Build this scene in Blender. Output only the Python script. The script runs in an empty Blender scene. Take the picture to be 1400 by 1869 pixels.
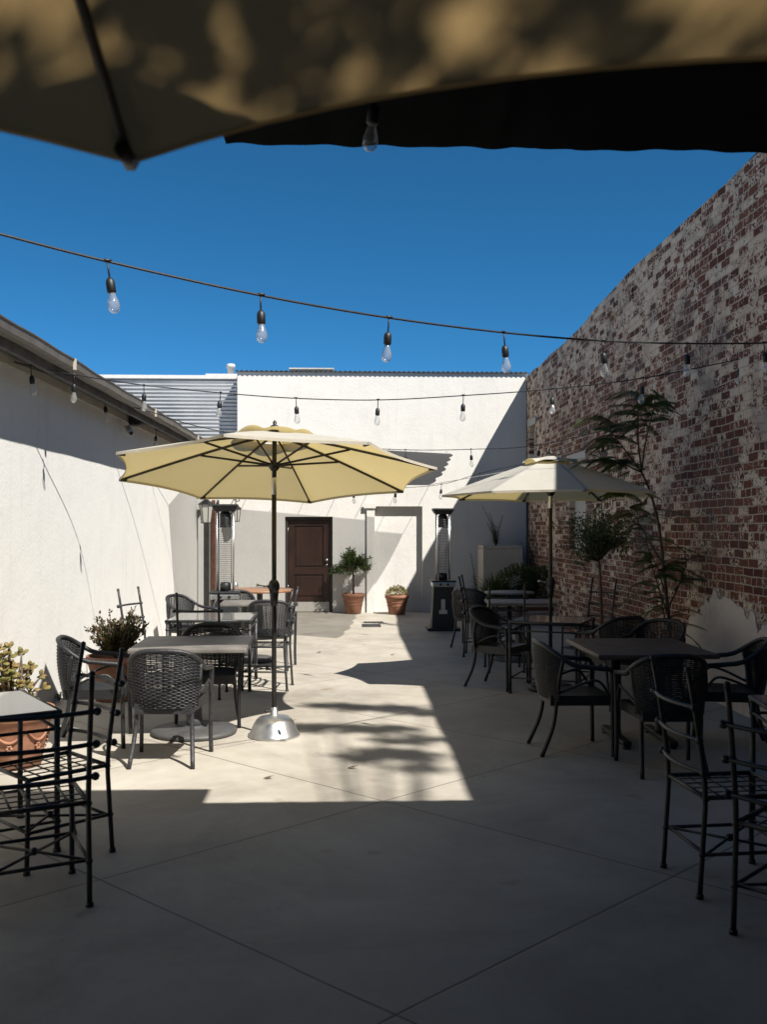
import bpy, bmesh, math, random
from mathutils import Vector, Matrix
rnd = random.Random(7)
C = bpy.context.scene.collection
PI = math.pi
# ------------------------------------------------------------------ camera model (photo pixels 1400 x 1869)
F, CX, HZ, CAMH = 1758.0, 700.0, 963.0, 1.70
TH = math.radians(2.117)
FW = Vector((math.sin(TH), math.cos(TH), 0)); RT = Vector((math.cos(TH), -math.sin(TH), 0)); UP = Vector((0, 0, 1))
EYE = Vector((0, 0, CAMH))
def ray(px, py): return RT*((px-CX)/F) + FW + UP*((HZ-py)/F)
def fl(px, py, z=0.0):
    d = ray(px, py); return EYE + d*((z-CAMH)/d.z)
def atY(px, py, Y):
    d = ray(px, py); return EYE + d*(Y/d.y)
def atX(px, py, X):
    d = ray(px, py); return EYE + d*(X/d.x)
SUN = Vector((-0.56, 0.65, -1.0)).normalized()      # direction the light travels

# ------------------------------------------------------------------ materials
def newmat(name):
    m = bpy.data.materials.new(name); m.use_nodes = True
    nt = m.node_tree; b = nt.nodes['Principled BSDF']; return m, nt, b
def nd(nt, t, **kw):
    n = nt.nodes.new(t)
    for k, v in kw.items():
        if k.startswith('i_'): n.inputs[k[2:].replace('_', ' ')].default_value = v
        else: setattr(n, k, v)
    return n
def rgb(c): return (c[0], c[1], c[2], 1)
def ramp(nt, fac, stops):
    r = nt.nodes.new('ShaderNodeValToRGB'); e = r.color_ramp.elements
    while len(e) > len(stops): e.remove(e[-1])
    while len(e) < len(stops): e.new(0.5)
    for i, (p, c) in enumerate(stops):
        e[i].position = p; e[i].color = rgb(c) if not isinstance(c, (int, float)) else (c, c, c, 1)
    nt.links.new(fac, r.inputs[0]); return r
def math_n(nt, op, a, b=None, c=None):
    n = nt.nodes.new('ShaderNodeMath'); n.operation = op
    for i, v in enumerate((a, b, c)):
        if v is None: continue
        if isinstance(v, (int, float)): n.inputs[i].default_value = v
        else: nt.links.new(v, n.inputs[i])
    return n.outputs[0]
def mix(nt, fac, a, b, blend='MIX'):
    n = nt.nodes.new('ShaderNodeMix'); n.data_type = 'RGBA'; n.blend_type = blend
    for s, v in (('Factor', fac), ('A', a), ('B', b)):
        i = [x for x in n.inputs if x.name == s and (x.type == 'RGBA' or s == 'Factor')][0]
        if isinstance(v, (int, float)): i.default_value = v
        elif isinstance(v, tuple): i.default_value = rgb(v)
        else: nt.links.new(v, i)
    return [o for o in n.outputs if o.type == 'RGBA'][0]
def noise(nt, scale, detail=4, rough=0.55, vec=None, dist=0.0):
    n = nd(nt, 'ShaderNodeTexNoise'); n.inputs['Scale'].default_value = scale
    n.inputs['Detail'].default_value = detail; n.inputs['Roughness'].default_value = rough
    n.inputs['Distortion'].default_value = dist
    if vec is None:
        tc = nd(nt, 'ShaderNodeTexCoord'); vec = tc.outputs['Object']
    nt.links.new(vec, n.inputs['Vector']); return n
def bump(nt, b, h, strength=0.3, dist=0.01):
    n = nd(nt, 'ShaderNodeBump'); n.inputs['Strength'].default_value = strength; n.inputs['Distance'].default_value = dist
    nt.links.new(h, n.inputs['Height']); nt.links.new(n.outputs[0], b.inputs['Normal']); return n
def scaled(nt, sx, sy, sz, src=None):
    tc = nd(nt, 'ShaderNodeTexCoord'); mp = nd(nt, 'ShaderNodeMapping')
    mp.inputs['Scale'].default_value = (sx, sy, sz); nt.links.new(tc.outputs['Object'], mp.inputs['Vector']); return mp.outputs[0]
def simple(name, col, rough=0.6, metal=0.0, var=0.25, scale=8.0, bstr=0.0, bscale=60.0, spec=0.5):
    m, nt, b = newmat(name)
    n = noise(nt, scale, 5)
    lo = tuple(c*(1-var) for c in col); hi = tuple(min(1, c*(1+var)) for c in col)
    r = ramp(nt, n.outputs['Fac'], [(0.3, lo), (0.7, hi)])
    nt.links.new(r.outputs[0], b.inputs['Base Color'])
    b.inputs['Roughness'].default_value = rough; b.inputs['Metallic'].default_value = metal
    b.inputs['Specular IOR Level'].default_value = spec
    if bstr: bump(nt, b, noise(nt, bscale, 4).outputs['Fac'], bstr)
    return m
M = {}
M['iron'] = simple('black_iron', (.010, .012, .014), .45, .0, .4, 30, .25, 90)
M['iron_grey'] = simple('weathered_iron', (.035, .036, .038), .5, .3, .5, 25, .2, 90)
M['wicker'] = simple('black_wicker', (.009, .010, .012), .42, 0, .5, 60, .4, 160)
M['wicker_grey'] = simple('charcoal_wicker', (.022, .023, .026), .4, 0, .5, 60, .4, 160)
M['steel'] = simple('brushed_steel', (.55, .55, .54), .35, .9, .15, 12, .08, 50)
M['cast_grey'] = simple('grey_cast_base', (0.054, 0.054, 0.0533), .55, 0, .3, 9, .25, 60)
M['pole'] = simple('dark_bronze_pole', (.022, .021, .020), .4, .3, .3, 20)
M['black'] = simple('black_rubber', (.012, .013, .015), .5, 0, .3, 20)
M['white_plastic'] = simple('white_plastic', (0.518, 0.511, 0.49), .5, 0, .06)
M['trim'] = simple('cream_trim', (0.432, 0.396, 0.331), .7, 0, .12, 5, .2, 40)
M['wood_rib'] = simple('dark_rib', (.030, .024, .018), .5, 0, .3)
M['soil'] = simple('soil', (.045, .033, .024), .95, 0, .5, 20, .6, 40)
M['bark'] = simple('bark', (.10, .075, .055), .9, 0, .4, 25, .6, 50)
M['stone_top'] = simple('weathered_grey_top', (0.144, 0.133, 0.122), .42, 0, .3, 6, .15, 70)
M['dark_top'] = simple('dark_brown_top', (.085, .060, .048), .45, 0, .45, 7, .15, 70)
M['gutter'] = simple('brown_gutter', (0.115, 0.101, 0.0864), .5, .2, .25, 6, .1, 30)
M['fascia'] = simple('weathered_fascia', (0.0936, 0.09, 0.0864), .8, 0, .45, 4, .4, 30)
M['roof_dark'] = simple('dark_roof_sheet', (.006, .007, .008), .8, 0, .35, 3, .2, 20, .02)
def shade_cloth():
    m, nt, b = newmat('black_shade_cloth'); b.inputs['Base Color'].default_value = (.022, .021, .022, 1); b.inputs['Roughness'].default_value = .9
    lw = nd(nt, 'ShaderNodeLayerWeight'); lw.inputs[0].default_value = .5
    f = nd(nt, 'ShaderNodeMapRange'); f.inputs[1].default_value = .85; f.inputs[2].default_value = .1; f.inputs[3].default_value = 0; f.inputs[4].default_value = .52
    nt.links.new(lw.outputs['Facing'], f.inputs[0])       # open weave: see-through when looked at square on
    tr = nd(nt, 'ShaderNodeBsdfTransparent'); mx = nd(nt, 'ShaderNodeMixShader'); nt.links.new(f.outputs[0], mx.inputs[0])
    nt.links.new(b.outputs[0], mx.inputs[1]); nt.links.new(tr.outputs[0], mx.inputs[2]); nt.links.new(mx.outputs[0], nt.nodes['Material Output'].inputs[0]); return m
M['sail'] = shade_cloth()
M['leaf_litter'] = simple('dry_leaf', (.10, .06, .03), .8, 0, .4, 30)
M['rusty'] = simple('red_brown_timber', (.12, .040, .022), .55, 0, .4, 12, .2, 60)

def stucco(name, col, bstr=.35, stain=.12):
    m, nt, b = newmat(name)
    n1 = noise(nt, 1.3, 6, .6); n2 = noise(nt, 14, 5, .6)
    f = math_n(nt, 'ADD', math_n(nt, 'MULTIPLY', n1.outputs['Fac'], .7), math_n(nt, 'MULTIPLY', n2.outputs['Fac'], .3))
    r = ramp(nt, f, [(.32, tuple(c*(1-stain*1.6) for c in col)), (.5, tuple(c*(1-stain*.3) for c in col)), (.68, col)])
    # vertical rain streaks
    v = scaled(nt, 5, 5, .35); n3 = noise(nt, 1.6, 5, .65, v)
    s = ramp(nt, n3.outputs['Fac'], [(.28, .86), (.46, 1.0)])
    c = mix(nt, .55, r.outputs[0], s.outputs[0], 'MULTIPLY')
    nt.links.new(c, b.inputs['Base Color']); b.inputs['Roughness'].default_value = .88
    b.inputs['Specular IOR Level'].default_value = .2
    h = math_n(nt, 'ADD', noise(nt, 26, 6, .7).outputs['Fac'], math_n(nt, 'MULTIPLY', noise(nt, 3, 3).outputs['Fac'], 1.5))
    bump(nt, b, h, bstr, .02); return m
M['stucco'] = stucco('white_stucco', (.64, .63, .605), .22, .05)
M['stucco_rear'] = stucco('white_stucco_rear', (0.598, 0.583, 0.554), .25, .06)
M['stucco_patch'] = stucco('tan_plaster', (0.64, 0.555, 0.48), .3, .2)
M['stucco_cream'] = stucco('cream_plaster', (0.475, 0.432, 0.374), .2, .1)
M['infill'] = stucco('white_infill', (0.475, 0.454, 0.418), .2, .2)

def concrete():
    m, nt, b = newmat('jointed_concrete')
    tc = nd(nt, 'ShaderNodeTexCoord'); sp = nd(nt, 'ShaderNodeSeparateXYZ'); nt.links.new(tc.outputs['Object'], sp.inputs[0])
    A = fl(700, 1462); B = fl(172, 1608); D = fl(1222, 1597)
    s = ((A-B).length + (A-D).length)/2
    dirs = [(A-B).normalized(), (A-D).normalized()]
    mask = None; cells = []
    wob = noise(nt, 1.2, 2)
    for d, o in ((dirs[0], dirs[1]), (dirs[1], dirs[0])):
        nrm = Vector((-d.y, d.x, 0)); k = abs(nrm.dot(o*s))
        off = -(nrm.x*A.x + nrm.y*A.y)
        q = math_n(nt, 'ADD', math_n(nt, 'MULTIPLY', sp.outputs['X'], nrm.x), math_n(nt, 'MULTIPLY', sp.outputs['Y'], nrm.y))
        q = math_n(nt, 'ADD', q, off)
        q = math_n(nt, 'ADD', q, math_n(nt, 'MULTIPLY', math_n(nt, 'SUBTRACT', wob.outputs['Fac'], .5), .02))
        u = math_n(nt, 'DIVIDE', q, k)
        cells.append(math_n(nt, 'FLOOR', u))
        fr = math_n(nt, 'ABSOLUTE', math_n(nt, 'SUBTRACT', math_n(nt, 'FRACT', math_n(nt, 'ADD', u, .5)), .5))
        dist = math_n(nt, 'MULTIPLY', fr, k)
        mk = nd(nt, 'ShaderNodeMapRange'); mk.inputs[1].default_value = .003; mk.inputs[2].default_value = .0075
        mk.inputs[3].default_value = 1; mk.inputs[4].default_value = 0
        nt.links.new(dist, mk.inputs[0])
        mask = mk.outputs[0] if mask is None else math_n(nt, 'MAXIMUM', mask, mk.outputs[0])
    cb = nd(nt, 'ShaderNodeCombineXYZ'); nt.links.new(cells[0], cb.inputs[0]); nt.links.new(cells[1], cb.inputs[1])
    wn = nd(nt, 'ShaderNodeTexWhiteNoise'); wn.noise_dimensions = '2D'; nt.links.new(cb.outputs[0], wn.inputs[0])
    n1 = noise(nt, .9, 7, .62, dist=.4); n2 = noise(nt, 7, 6, .65); n3 = noise(nt, 120, 3, .6)
    f = math_n(nt, 'ADD', math_n(nt, 'MULTIPLY', n1.outputs['Fac'], .55), math_n(nt, 'MULTIPLY', n2.outputs['Fac'], .3))
    f = math_n(nt, 'ADD', f, math_n(nt, 'MULTIPLY', n3.outputs['Fac'], .15))
    f = math_n(nt, 'ADD', f, math_n(nt, 'MULTIPLY', math_n(nt, 'SUBTRACT', wn.outputs[0], .5), .05))
    r = ramp(nt, f, [(.33, (0.288, 0.256, 0.212)), (.5, (0.374, 0.342, 0.292)), (.66, (0.432, 0.403, 0.353))])
    # rust spots and pale spills
    rs = noise(nt, 3.1, 3, .5); rm = ramp(nt, rs.outputs['Fac'], [(.665, 0), (.76, .6)])
    c = mix(nt, rm.outputs[0], r.outputs[0], (0.216, 0.137, 0.0864))
    ws = noise(nt, 4.3, 6, .75, scaled(nt, 1, 2.2, 1)); wm = ramp(nt, ws.outputs['Fac'], [(.66, 0), (.74, .35)])
    c = mix(nt, wm.outputs[0], c, (0.475, 0.454, 0.41))
    gm = ramp(nt, noise(nt, .6, 7, .72, dist=.7).outputs['Fac'], [(.34, .66), (.5, .93), (.64, 1.05)])
    c = mix(nt, .7, c, gm.outputs[0], 'MULTIPLY')
    c = mix(nt, mask, c, (.13, .115, .10))
    nt.links.new(c, b.inputs['Base Color']); 
    rr = ramp(nt, n2.outputs['Fac'], [(.3, .55), (.7, .75)]); nt.links.new(rr.outputs[0], b.inputs['Roughness'])
    b.inputs['Specular IOR Level'].default_value = .3
    h = math_n(nt, 'SUBTRACT', math_n(nt, 'MULTIPLY', n3.outputs['Fac'], .25), math_n(nt, 'MULTIPLY', mask, 2.0))
    h = math_n(nt, 'ADD', h, math_n(nt, 'MULTIPLY', n2.outputs['Fac'], .5))
    bump(nt, b, h, .25, .01); return m
M['concrete'] = concrete()

def brick():
    m, nt, b = newmat('old_painted_brick')
    tc = nd(nt, 'ShaderNodeTexCoord'); sp = nd(nt, 'ShaderNodeSeparateXYZ'); nt.links.new(tc.outputs['Object'], sp.inputs[0])
    cb = nd(nt, 'ShaderNodeCombineXYZ'); nt.links.new(sp.outputs['Y'], cb.inputs[0]); nt.links.new(sp.outputs['Z'], cb.inputs[1])
    dn = noise(nt, 5.5, 3, .5, cb.outputs[0])
    sub = nd(nt, 'ShaderNodeVectorMath', operation='SUBTRACT'); nt.links.new(dn.outputs['Color'], sub.inputs[0]); sub.inputs[1].default_value = (.5, .5, .5)
    scl = nd(nt, 'ShaderNodeVectorMath', operation='SCALE'); nt.links.new(sub.outputs[0], scl.inputs[0]); scl.inputs['Scale'].default_value = .032
    add = nd(nt, 'ShaderNodeVectorMath', operation='ADD'); nt.links.new(cb.outputs[0], add.inputs[0]); nt.links.new(scl.outputs[0], add.inputs[1])
    def br(c1, c2, mo):
        t = nd(nt, 'ShaderNodeTexBrick'); nt.links.new(add.outputs[0], t.inputs['Vector'])
        t.inputs['Color1'].default_value = rgb(c1); t.inputs['Color2'].default_value = rgb(c2); t.inputs['Mortar'].default_value = rgb(mo)
        t.inputs['Scale'].default_value = 1; t.inputs['Mortar Size'].default_value = .0075; t.inputs['Mortar Smooth'].default_value = .35
        t.inputs['Bias'].default_value = 0; t.inputs['Brick Width'].default_value = .208; t.inputs['Row Height'].default_value = .079
        t.offset = .5; t.squash = .55; t.squash_frequency = 5; return t
    t = br((0, 0, 0), (1, 1, 1), (.5, .5, .5))
    rndv = t.outputs['Color']; mort = t.outputs['Fac']
    rsep = nd(nt, 'ShaderNodeSeparateColor'); nt.links.new(rndv, rsep.inputs[0]); rv = rsep.outputs[0]
    base = ramp(nt, rv, [(0, (.10, .038, .028)), (.3, (.165, .064, .042)), (.55, (.20, .082, .052)), (.75, (.125, .048, .036)), (.92, (.05, .028, .026)), (1, (.28, .13, .08))])
    fine = noise(nt, 30, 6, .7, cb.outputs[0]); big = noise(nt, .75, 5, .62, cb.outputs[0], .6); mid = noise(nt, 15, 5, .62, cb.outputs[0], 1.6)
    bc = mix(nt, .5, base.outputs[0], ramp(nt, fine.outputs['Fac'], [(.25, .55), (.75, 1.3)]).outputs[0], 'MULTIPLY')
    mcol = ramp(nt, fine.outputs['Fac'], [(.3, (.34, .275, .21)), (.7, (.52, .44, .35))])
    c = mix(nt, mort, bc, mcol.outputs[0])
    # worn limewash: amount = large patches + per brick chance + height (more paint high up) + flaking
    hz = math_n(nt, 'MULTIPLY', math_n(nt, 'SUBTRACT', sp.outputs['Z'], 2.2), .030)
    lowred = nd(nt, 'ShaderNodeMapRange'); nt.links.new(sp.outputs['Z'], lowred.inputs[0])
    lowred.inputs[1].default_value = .9; lowred.inputs[2].default_value = 2.3; lowred.inputs[3].default_value = -.05; lowred.inputs[4].default_value = 0
    pa = math_n(nt, 'ADD', math_n(nt, 'MULTIPLY', math_n(nt, 'SUBTRACT', big.outputs['Fac'], .5), .95), math_n(nt, 'MULTIPLY', math_n(nt, 'SUBTRACT', rv, .5), .46))
    pa = math_n(nt, 'ADD', pa, math_n(nt, 'MULTIPLY', math_n(nt, 'SUBTRACT', mid.outputs['Fac'], .5), 1.5))
    pa = math_n(nt, 'ADD', pa, math_n(nt, 'ADD', hz, lowred.outputs[0]))
    pa = math_n(nt, 'ADD', pa, -.065)
    pm = nd(nt, 'ShaderNodeMapRange'); nt.links.new(pa, pm.inputs[0]); pm.inputs[1].default_value = -.015; pm.inputs[2].default_value = .055
    paint = ramp(nt, noise(nt, 4, 6, .7, cb.outputs[0]).outputs['Fac'], [(.3, (.50, .37, .25)), (.5, (.62, .50, .38)), (.7, (.66, .57, .46))])
    mk = math_n(nt, 'MULTIPLY', pm.outputs[0], math_n(nt, 'SUBTRACT', 1.0, math_n(nt, 'MULTIPLY', mort, .55)))
    c = mix(nt, mk, c, paint.outputs[0])
    # soot and orange bleed
    so = ramp(nt, noise(nt, .9, 5, .6, cb.outputs[0], 1).outputs['Fac'], [(.52, 0), (.70, .75)])
    c = mix(nt, so.outputs[0], c, mix(nt, .75, c, (.10, .095, .10)))
    og = ramp(nt, noise(nt, 1.7, 4, .6, cb.outputs[0], .8).outputs['Fac'], [(.63, 0), (.74, .5)])
    c = mix(nt, og.outputs[0], c, mix(nt, .55, c, (.36, .17, .08)))
    nt.links.new(c, b.inputs['Base Color']); b.inputs['Roughness'].default_value = .9; b.inputs['Specular IOR Level'].default_value = .15
    h = math_n(nt, 'SUBTRACT', math_n(nt, 'ADD', math_n(nt, 'MULTIPLY', fine.outputs['Fac'], .4), math_n(nt, 'MULTIPLY', pm.outputs[0], .25)), mort)
    bump(nt, b, h, .6, .012); return m
M['brick'] = brick()

def metal_sheet():
    m, nt, b = newmat('galvanised_sheet')
    r = ramp(nt, noise(nt, 2, 5).outputs['Fac'], [(.3, (0.346, 0.36, 0.382)), (.7, (0.446, 0.461, 0.475))])
    nt.links.new(r.outputs[0], b.inputs['Base Color']); b.inputs['Metallic'].default_value = .55; b.inputs['Roughness'].default_value = .42; return m
M['sheet'] = metal_sheet()

def canvas(name, top, trans, amt):
    m, nt, b = newmat(name)
    b.inputs['Roughness'].default_value = .85; b.inputs['Specular IOR Level'].default_value = .1
    n = noise(nt, 3, 5, .6); wv = noise(nt, 260, 2)
    r = ramp(nt, n.outputs['Fac'], [(.3, tuple(c*.9 for c in top)), (.65, top)])
    nt.links.new(r.outputs[0], b.inputs['Base Color'])
    t = nd(nt, 'ShaderNodeBsdfTranslucent'); t.inputs[0].default_value = rgb(trans)
    mx = nd(nt, 'ShaderNodeMixShader'); mx.inputs[0].default_value = amt
    nt.links.new(b.outputs[0], mx.inputs[1]); nt.links.new(t.outputs[0], mx.inputs[2])
    nt.links.new(mx.outputs[0], nt.nodes['Material Output'].inputs[0])
    bump(nt, b, math_n(nt, 'ADD', wv.outputs['Fac'], math_n(nt, 'MULTIPLY', noise(nt, 5, 4, .5, dist=1).outputs['Fac'], 5)), .22, .012); return m
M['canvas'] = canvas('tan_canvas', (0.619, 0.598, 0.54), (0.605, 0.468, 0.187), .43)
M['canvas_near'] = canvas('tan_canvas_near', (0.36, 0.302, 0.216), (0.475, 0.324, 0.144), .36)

def wood(name, dark, light, axis='Z', rough=.45):
    m, nt, b = newmat(name)
    v = scaled(nt, *{'Z': (22, 22, 1.6), 'X': (1.6, 22, 22)}[axis]); n = noise(nt, 1.5, 6, .65, v, .6); n2 = noise(nt, 3, 4)
    r = ramp(nt, n.outputs['Fac'], [(.28, dark), (.72, light)])
    c = mix(nt, .6, r.outputs[0], ramp(nt, n2.outputs['Fac'], [(.3, .45), (.7, 1.2)]).outputs[0], 'MULTIPLY')
    nt.links.new(c, b.inputs['Base Color']); b.inputs['Roughness'].default_value = rough
    bump(nt, b, n.outputs['Fac'], .2, .004); return m
M['door_wood'] = wood('stained_door_wood', (.014, .007, .005), (.055, .020, .012))
M['orange_wood'] = wood('orange_wood', (0.187, 0.0864, 0.0432), (0.331, 0.18, 0.101), 'X')
M['dark_frame'] = simple('dark_door_frame', (.035, .032, .030), .6, 0, .3)

def terracotta(name, col):
    m, nt, b = newmat(name)
    r = ramp(nt, noise(nt, 7, 6, .65).outputs['Fac'], [(.3, tuple(c*.72 for c in col)), (.6, col), (.8, tuple(min(1, c*1.25) for c in col))])
    w = ramp(nt, noise(nt, 2.5, 5, .6).outputs['Fac'], [(.58, 0), (.75, .35)])
    c = mix(nt, w.outputs[0], r.outputs[0], (.55, .42, .34))
    nt.links.new(c, b.inputs['Base Color']); b.inputs['Roughness'].default_value = .8; bump(nt, b, noise(nt, 50, 5).outputs['Fac'], .2); return m
M['terracotta'] = terracotta('terracotta', (0.288, 0.133, 0.0792))

def leafmat(name, a, bcol, trans=.25):
    m, nt, b = newmat(name)
    r = ramp(nt, noise(nt, 9, 3, .6).outputs['Fac'], [(.32, a), (.68, bcol)])
    nt.links.new(r.outputs[0], b.inputs['Base Color']); b.inputs['Roughness'].default_value = .5; b.inputs['Specular IOR Level'].default_value = .3
    t = nd(nt, 'ShaderNodeBsdfTranslucent'); nt.links.new(mix(nt, .5, r.outputs[0], (.25, .32, .05)), t.inputs[0])
    mx = nd(nt, 'ShaderNodeMixShader'); mx.inputs[0].default_value = trans
    nt.links.new(b.outputs[0], mx.inputs[1]); nt.links.new(t.outputs[0], mx.inputs[2]); nt.links.new(mx.outputs[0], nt.nodes['Material Output'].inputs[0]); return m
M['leaf'] = leafmat('green_leaf', (0.018, 0.036, 0.0144), (0.054, 0.0864, 0.0288))
M['leaf_dark'] = leafmat('dark_leaf', (.014, .030, .014), (.04, .07, .03))
M['leaf_fern'] = leafmat('fern_leaf', (.04, .075, .028), (.09, .14, .045), .35)
M['leaf_grey'] = leafmat('greygreen_leaf', (.06, .085, .055), (.13, .17, .10))
M['leaf_jade'] = leafmat('jade_leaf', (0.0936, 0.122, 0.0288), (0.238, 0.144, 0.0576), .1)
M['leaf_red'] = leafmat('reddish_shrub_leaf', (0.0144, 0.0252, 0.0108), (0.0792, 0.036, 0.0202))
M['leaf_yellow'] = leafmat('yellowgreen_leaf', (0.0936, 0.115, 0.0216), (0.216, 0.158, 0.0432))

def glassy():
    m, nt, b = newmat('clear_bulb_glass')
    tr = nd(nt, 'ShaderNodeBsdfTransparent'); tr.inputs[0].default_value = (.94, .95, .95, 1)
    gl = nd(nt, 'ShaderNodeBsdfGlossy'); gl.inputs['Roughness'].default_value = .05
    lw = nd(nt, 'ShaderNodeLayerWeight'); lw.inputs[0].default_value = .42
    f = math_n(nt, 'ADD', math_n(nt, 'MULTIPLY', lw.outputs['Facing'], .55), .06)
    mx = nd(nt, 'ShaderNodeMixShader'); nt.links.new(f, mx.inputs[0]); nt.links.new(tr.outputs[0], mx.inputs[1]); nt.links.new(gl.outputs[0], mx.inputs[2])
    df = nd(nt, 'ShaderNodeBsdfDiffuse'); df.inputs[0].default_value = (.7, .7, .68, 1); m2 = nd(nt, 'ShaderNodeMixShader'); m2.inputs[0].default_value = .16
    nt.links.new(mx.outputs[0], m2.inputs[1]); nt.links.new(df.outputs[0], m2.inputs[2]); nt.links.new(m2.outputs[0], nt.nodes['Material Output'].inputs[0]); return m
M['bulb'] = glassy()
m, nt, b = newmat('lantern_glass'); b.inputs['Base Color'].default_value = (.55, .54, .50, 1); b.inputs['Roughness'].default_value = .25; M['lantern_glass'] = m
m, nt, b = newmat('glass_table_top'); b.inputs['Roughness'].default_value = .07
nt.links.new(ramp(nt, noise(nt, 3, 4).outputs['Fac'], [(.3, (.16, .16, .155)), (.7, (.22, .22, .21))]).outputs[0], b.inputs['Base Color'])
b.inputs['Coat Weight'].default_value = .6; b.inputs['Coat Roughness'].default_value = .05; M['glass_top'] = m
m, nt, b = newmat('heater_tube'); 
tr = nd(nt, 'ShaderNodeBsdfTransparent'); gl = nd(nt, 'ShaderNodeBsdfGlossy'); gl.inputs['Roughness'].default_value = .08
mx = nd(nt, 'ShaderNodeMixShader'); mx.inputs[0].default_value = .06; nt.links.new(tr.outputs[0], mx.inputs[1]); nt.links.new(gl.outputs[0], mx.inputs[2]); nt.links.new(mx.outputs[0], nt.nodes['Material Output'].inputs[0]); M['tube'] = m

# ------------------------------------------------------------------ mesh builder
class MB:
    def __init__(s): s.v = []; s.f = []; s.sm = []
    def add(s, vs, fs, smooth=False):
        o = len(s.v); s.v += [Vector(x) for x in vs]; s.f += [tuple(i+o for i in f) for f in fs]; s.sm += [smooth]*len(fs)
    def box(s, x0, x1, y0, y1, z0, z1, mat=None):
        vs = [Vector(p) for p in ((x0,y0,z0),(x1,y0,z0),(x1,y1,z0),(x0,y1,z0),(x0,y0,z1),(x1,y0,z1),(x1,y1,z1),(x0,y1,z1))]
        if mat is not None: vs = [mat @ p for p in vs]
        s.add(vs, [(0,3,2,1),(4,5,6,7),(0,1,5,4),(1,2,6,5),(2,3,7,6),(3,0,4,7)]); return s
    def bbox(s, x0, x1, y0, y1, z0, z1, r=.01):       # box with chamfered edges
        bm = bmesh.new(); bmesh.ops.create_cube(bm, size=1)
        for v in bm.verts: v.co = Vector(((x0+x1)/2+v.co.x*(x1-x0), (y0+y1)/2+v.co.y*(y1-y0), (z0+z1)/2+v.co.z*(z1-z0)))
        bmesh.ops.bevel(bm, geom=bm.edges[:], offset=r, segments=2, affect='EDGES', profile=.6)
        bm.verts.index_update(); s.add([v.co.copy() for v in bm.verts], [tuple(v.index for v in f.verts) for f in bm.faces]); bm.free(); return s
    def tube(s, pts, r, n=8, cap=True, closed=False, flat=1.0):
        pts = [Vector(p) for p in pts]; k = len(pts)
        rs = r if isinstance(r, (list, tuple)) else [r]*k
        vs = []; up = None
        for i, p in enumerate(pts):
            a = pts[(i-1) % k] if (closed or i > 0) else pts[i]; c = pts[(i+1) % k] if (closed or i < k-1) else pts[i]
            t = (c-a); t = t.normalized() if t.length > 1e-9 else Vector((0,0,1))
            if up is None:
                up = Vector((0,0,1)) if abs(t.z) < .9 else Vector((0,1,0))
            x = t.cross(up); x = x.normalized() if x.length > 1e-6 else t.orthogonal().normalized()
            y = x.cross(t).normalized(); up = y
            for j in range(n):
                an = 2*PI*j/n; vs.append(p + x*(math.cos(an)*rs[i]) + y*(math.sin(an)*rs[i]*flat))
        fs = []
        for i in range(k if closed else k-1):
            for j in range(n):
                a = i*n+j; b2 = i*n+(j+1) % n; i2 = (i+1) % k
                fs.append((a, b2, i2*n+(j+1) % n, i2*n+j))
        if cap and not closed: fs += [tuple(reversed(range(n))), tuple((k-1)*n+j for j in range(n))]
        s.add(vs, fs, True); return s
    def lathe(s, prof, n=24, c=(0,0,0), smooth=True, caps=True):
        c = Vector(c); vs = []; k = len(prof)
        for r, z in prof:
            for j in range(n): vs.append(c + Vector((r*math.cos(2*PI*j/n), r*math.sin(2*PI*j/n), z)))
        fs = [(i*n+j, i*n+(j+1) % n, (i+1)*n+(j+1) % n, (i+1)*n+j) for i in range(k-1) for j in range(n)]
        if caps: fs += [tuple(reversed(range(n))), tuple((k-1)*n+j for j in range(n))]
        s.add(vs, fs, smooth); return s
    def ball(s, c, r, n=8, sq=(1,1,1)):
        c = Vector(c); pr = []
        vs = [c+Vector((0,0,-r*sq[2]))]; m_ = max(3, n//2)
        for i in range(1, m_):
            a = -PI/2+PI*i/m_
            for j in range(n): vs.append(c+Vector((r*sq[0]*math.cos(a)*math.cos(2*PI*j/n), r*sq[1]*math.cos(a)*math.sin(2*PI*j/n), r*sq[2]*math.sin(a))))
        vs.append(c+Vector((0,0,r*sq[2]))); fs = [(0, 1+(j+1) % n, 1+j) for j in range(n)]
        for i in range(m_-2): fs += [(1+i*n+j, 1+i*n+(j+1) % n, 1+(i+1)*n+(j+1) % n, 1+(i+1)*n+j) for j in range(n)]
        L = len(vs)-1; fs += [(L, 1+(m_-2)*n+j, 1+(m_-2)*n+(j+1) % n) for j in range(n)]
        s.add(vs, fs, True); return s
    def grid(s, fn, nu, nv, smooth=True):
        s.add([fn(i/nu, j/nv) for j in range(nv+1) for i in range(nu+1)],
              [(j*(nu+1)+i, j*(nu+1)+i+1, (j+1)*(nu+1)+i+1, (j+1)*(nu+1)+i) for j in range(nv) for i in range(nu)], smooth); return s
    def leaf(s, p, d, nrm, L, W, droop=.15):
        d = d.normalized(); x = d.cross(nrm); x = x.normalized() if x.length > 1e-6 else d.orthogonal().normalized(); n2 = x.cross(d)
        a = p + d*L*.45 - n2*L*droop*.2; t = p + d*L - n2*L*droop
        s.add([p, a-x*W*.5+n2*W*.12, t, a+x*W*.5+n2*W*.12, a], [(0,4,1),(1,4,2),(2,4,3),(3,4,0)]); return s
    def xf(s, mat): s.v = [mat @ p for p in s.v]; return s
    def build(s, name, mat, parent=None):
        me = bpy.data.meshes.new(name); me.from_pydata([tuple(p) for p in s.v], [], s.f); 
        me.polygons.foreach_set('use_smooth', s.sm); me.materials.append(mat); me.update()
        o = bpy.data.objects.new(name, me); C.objects.link(o)
        if parent: o.parent = parent
        return o
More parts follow.
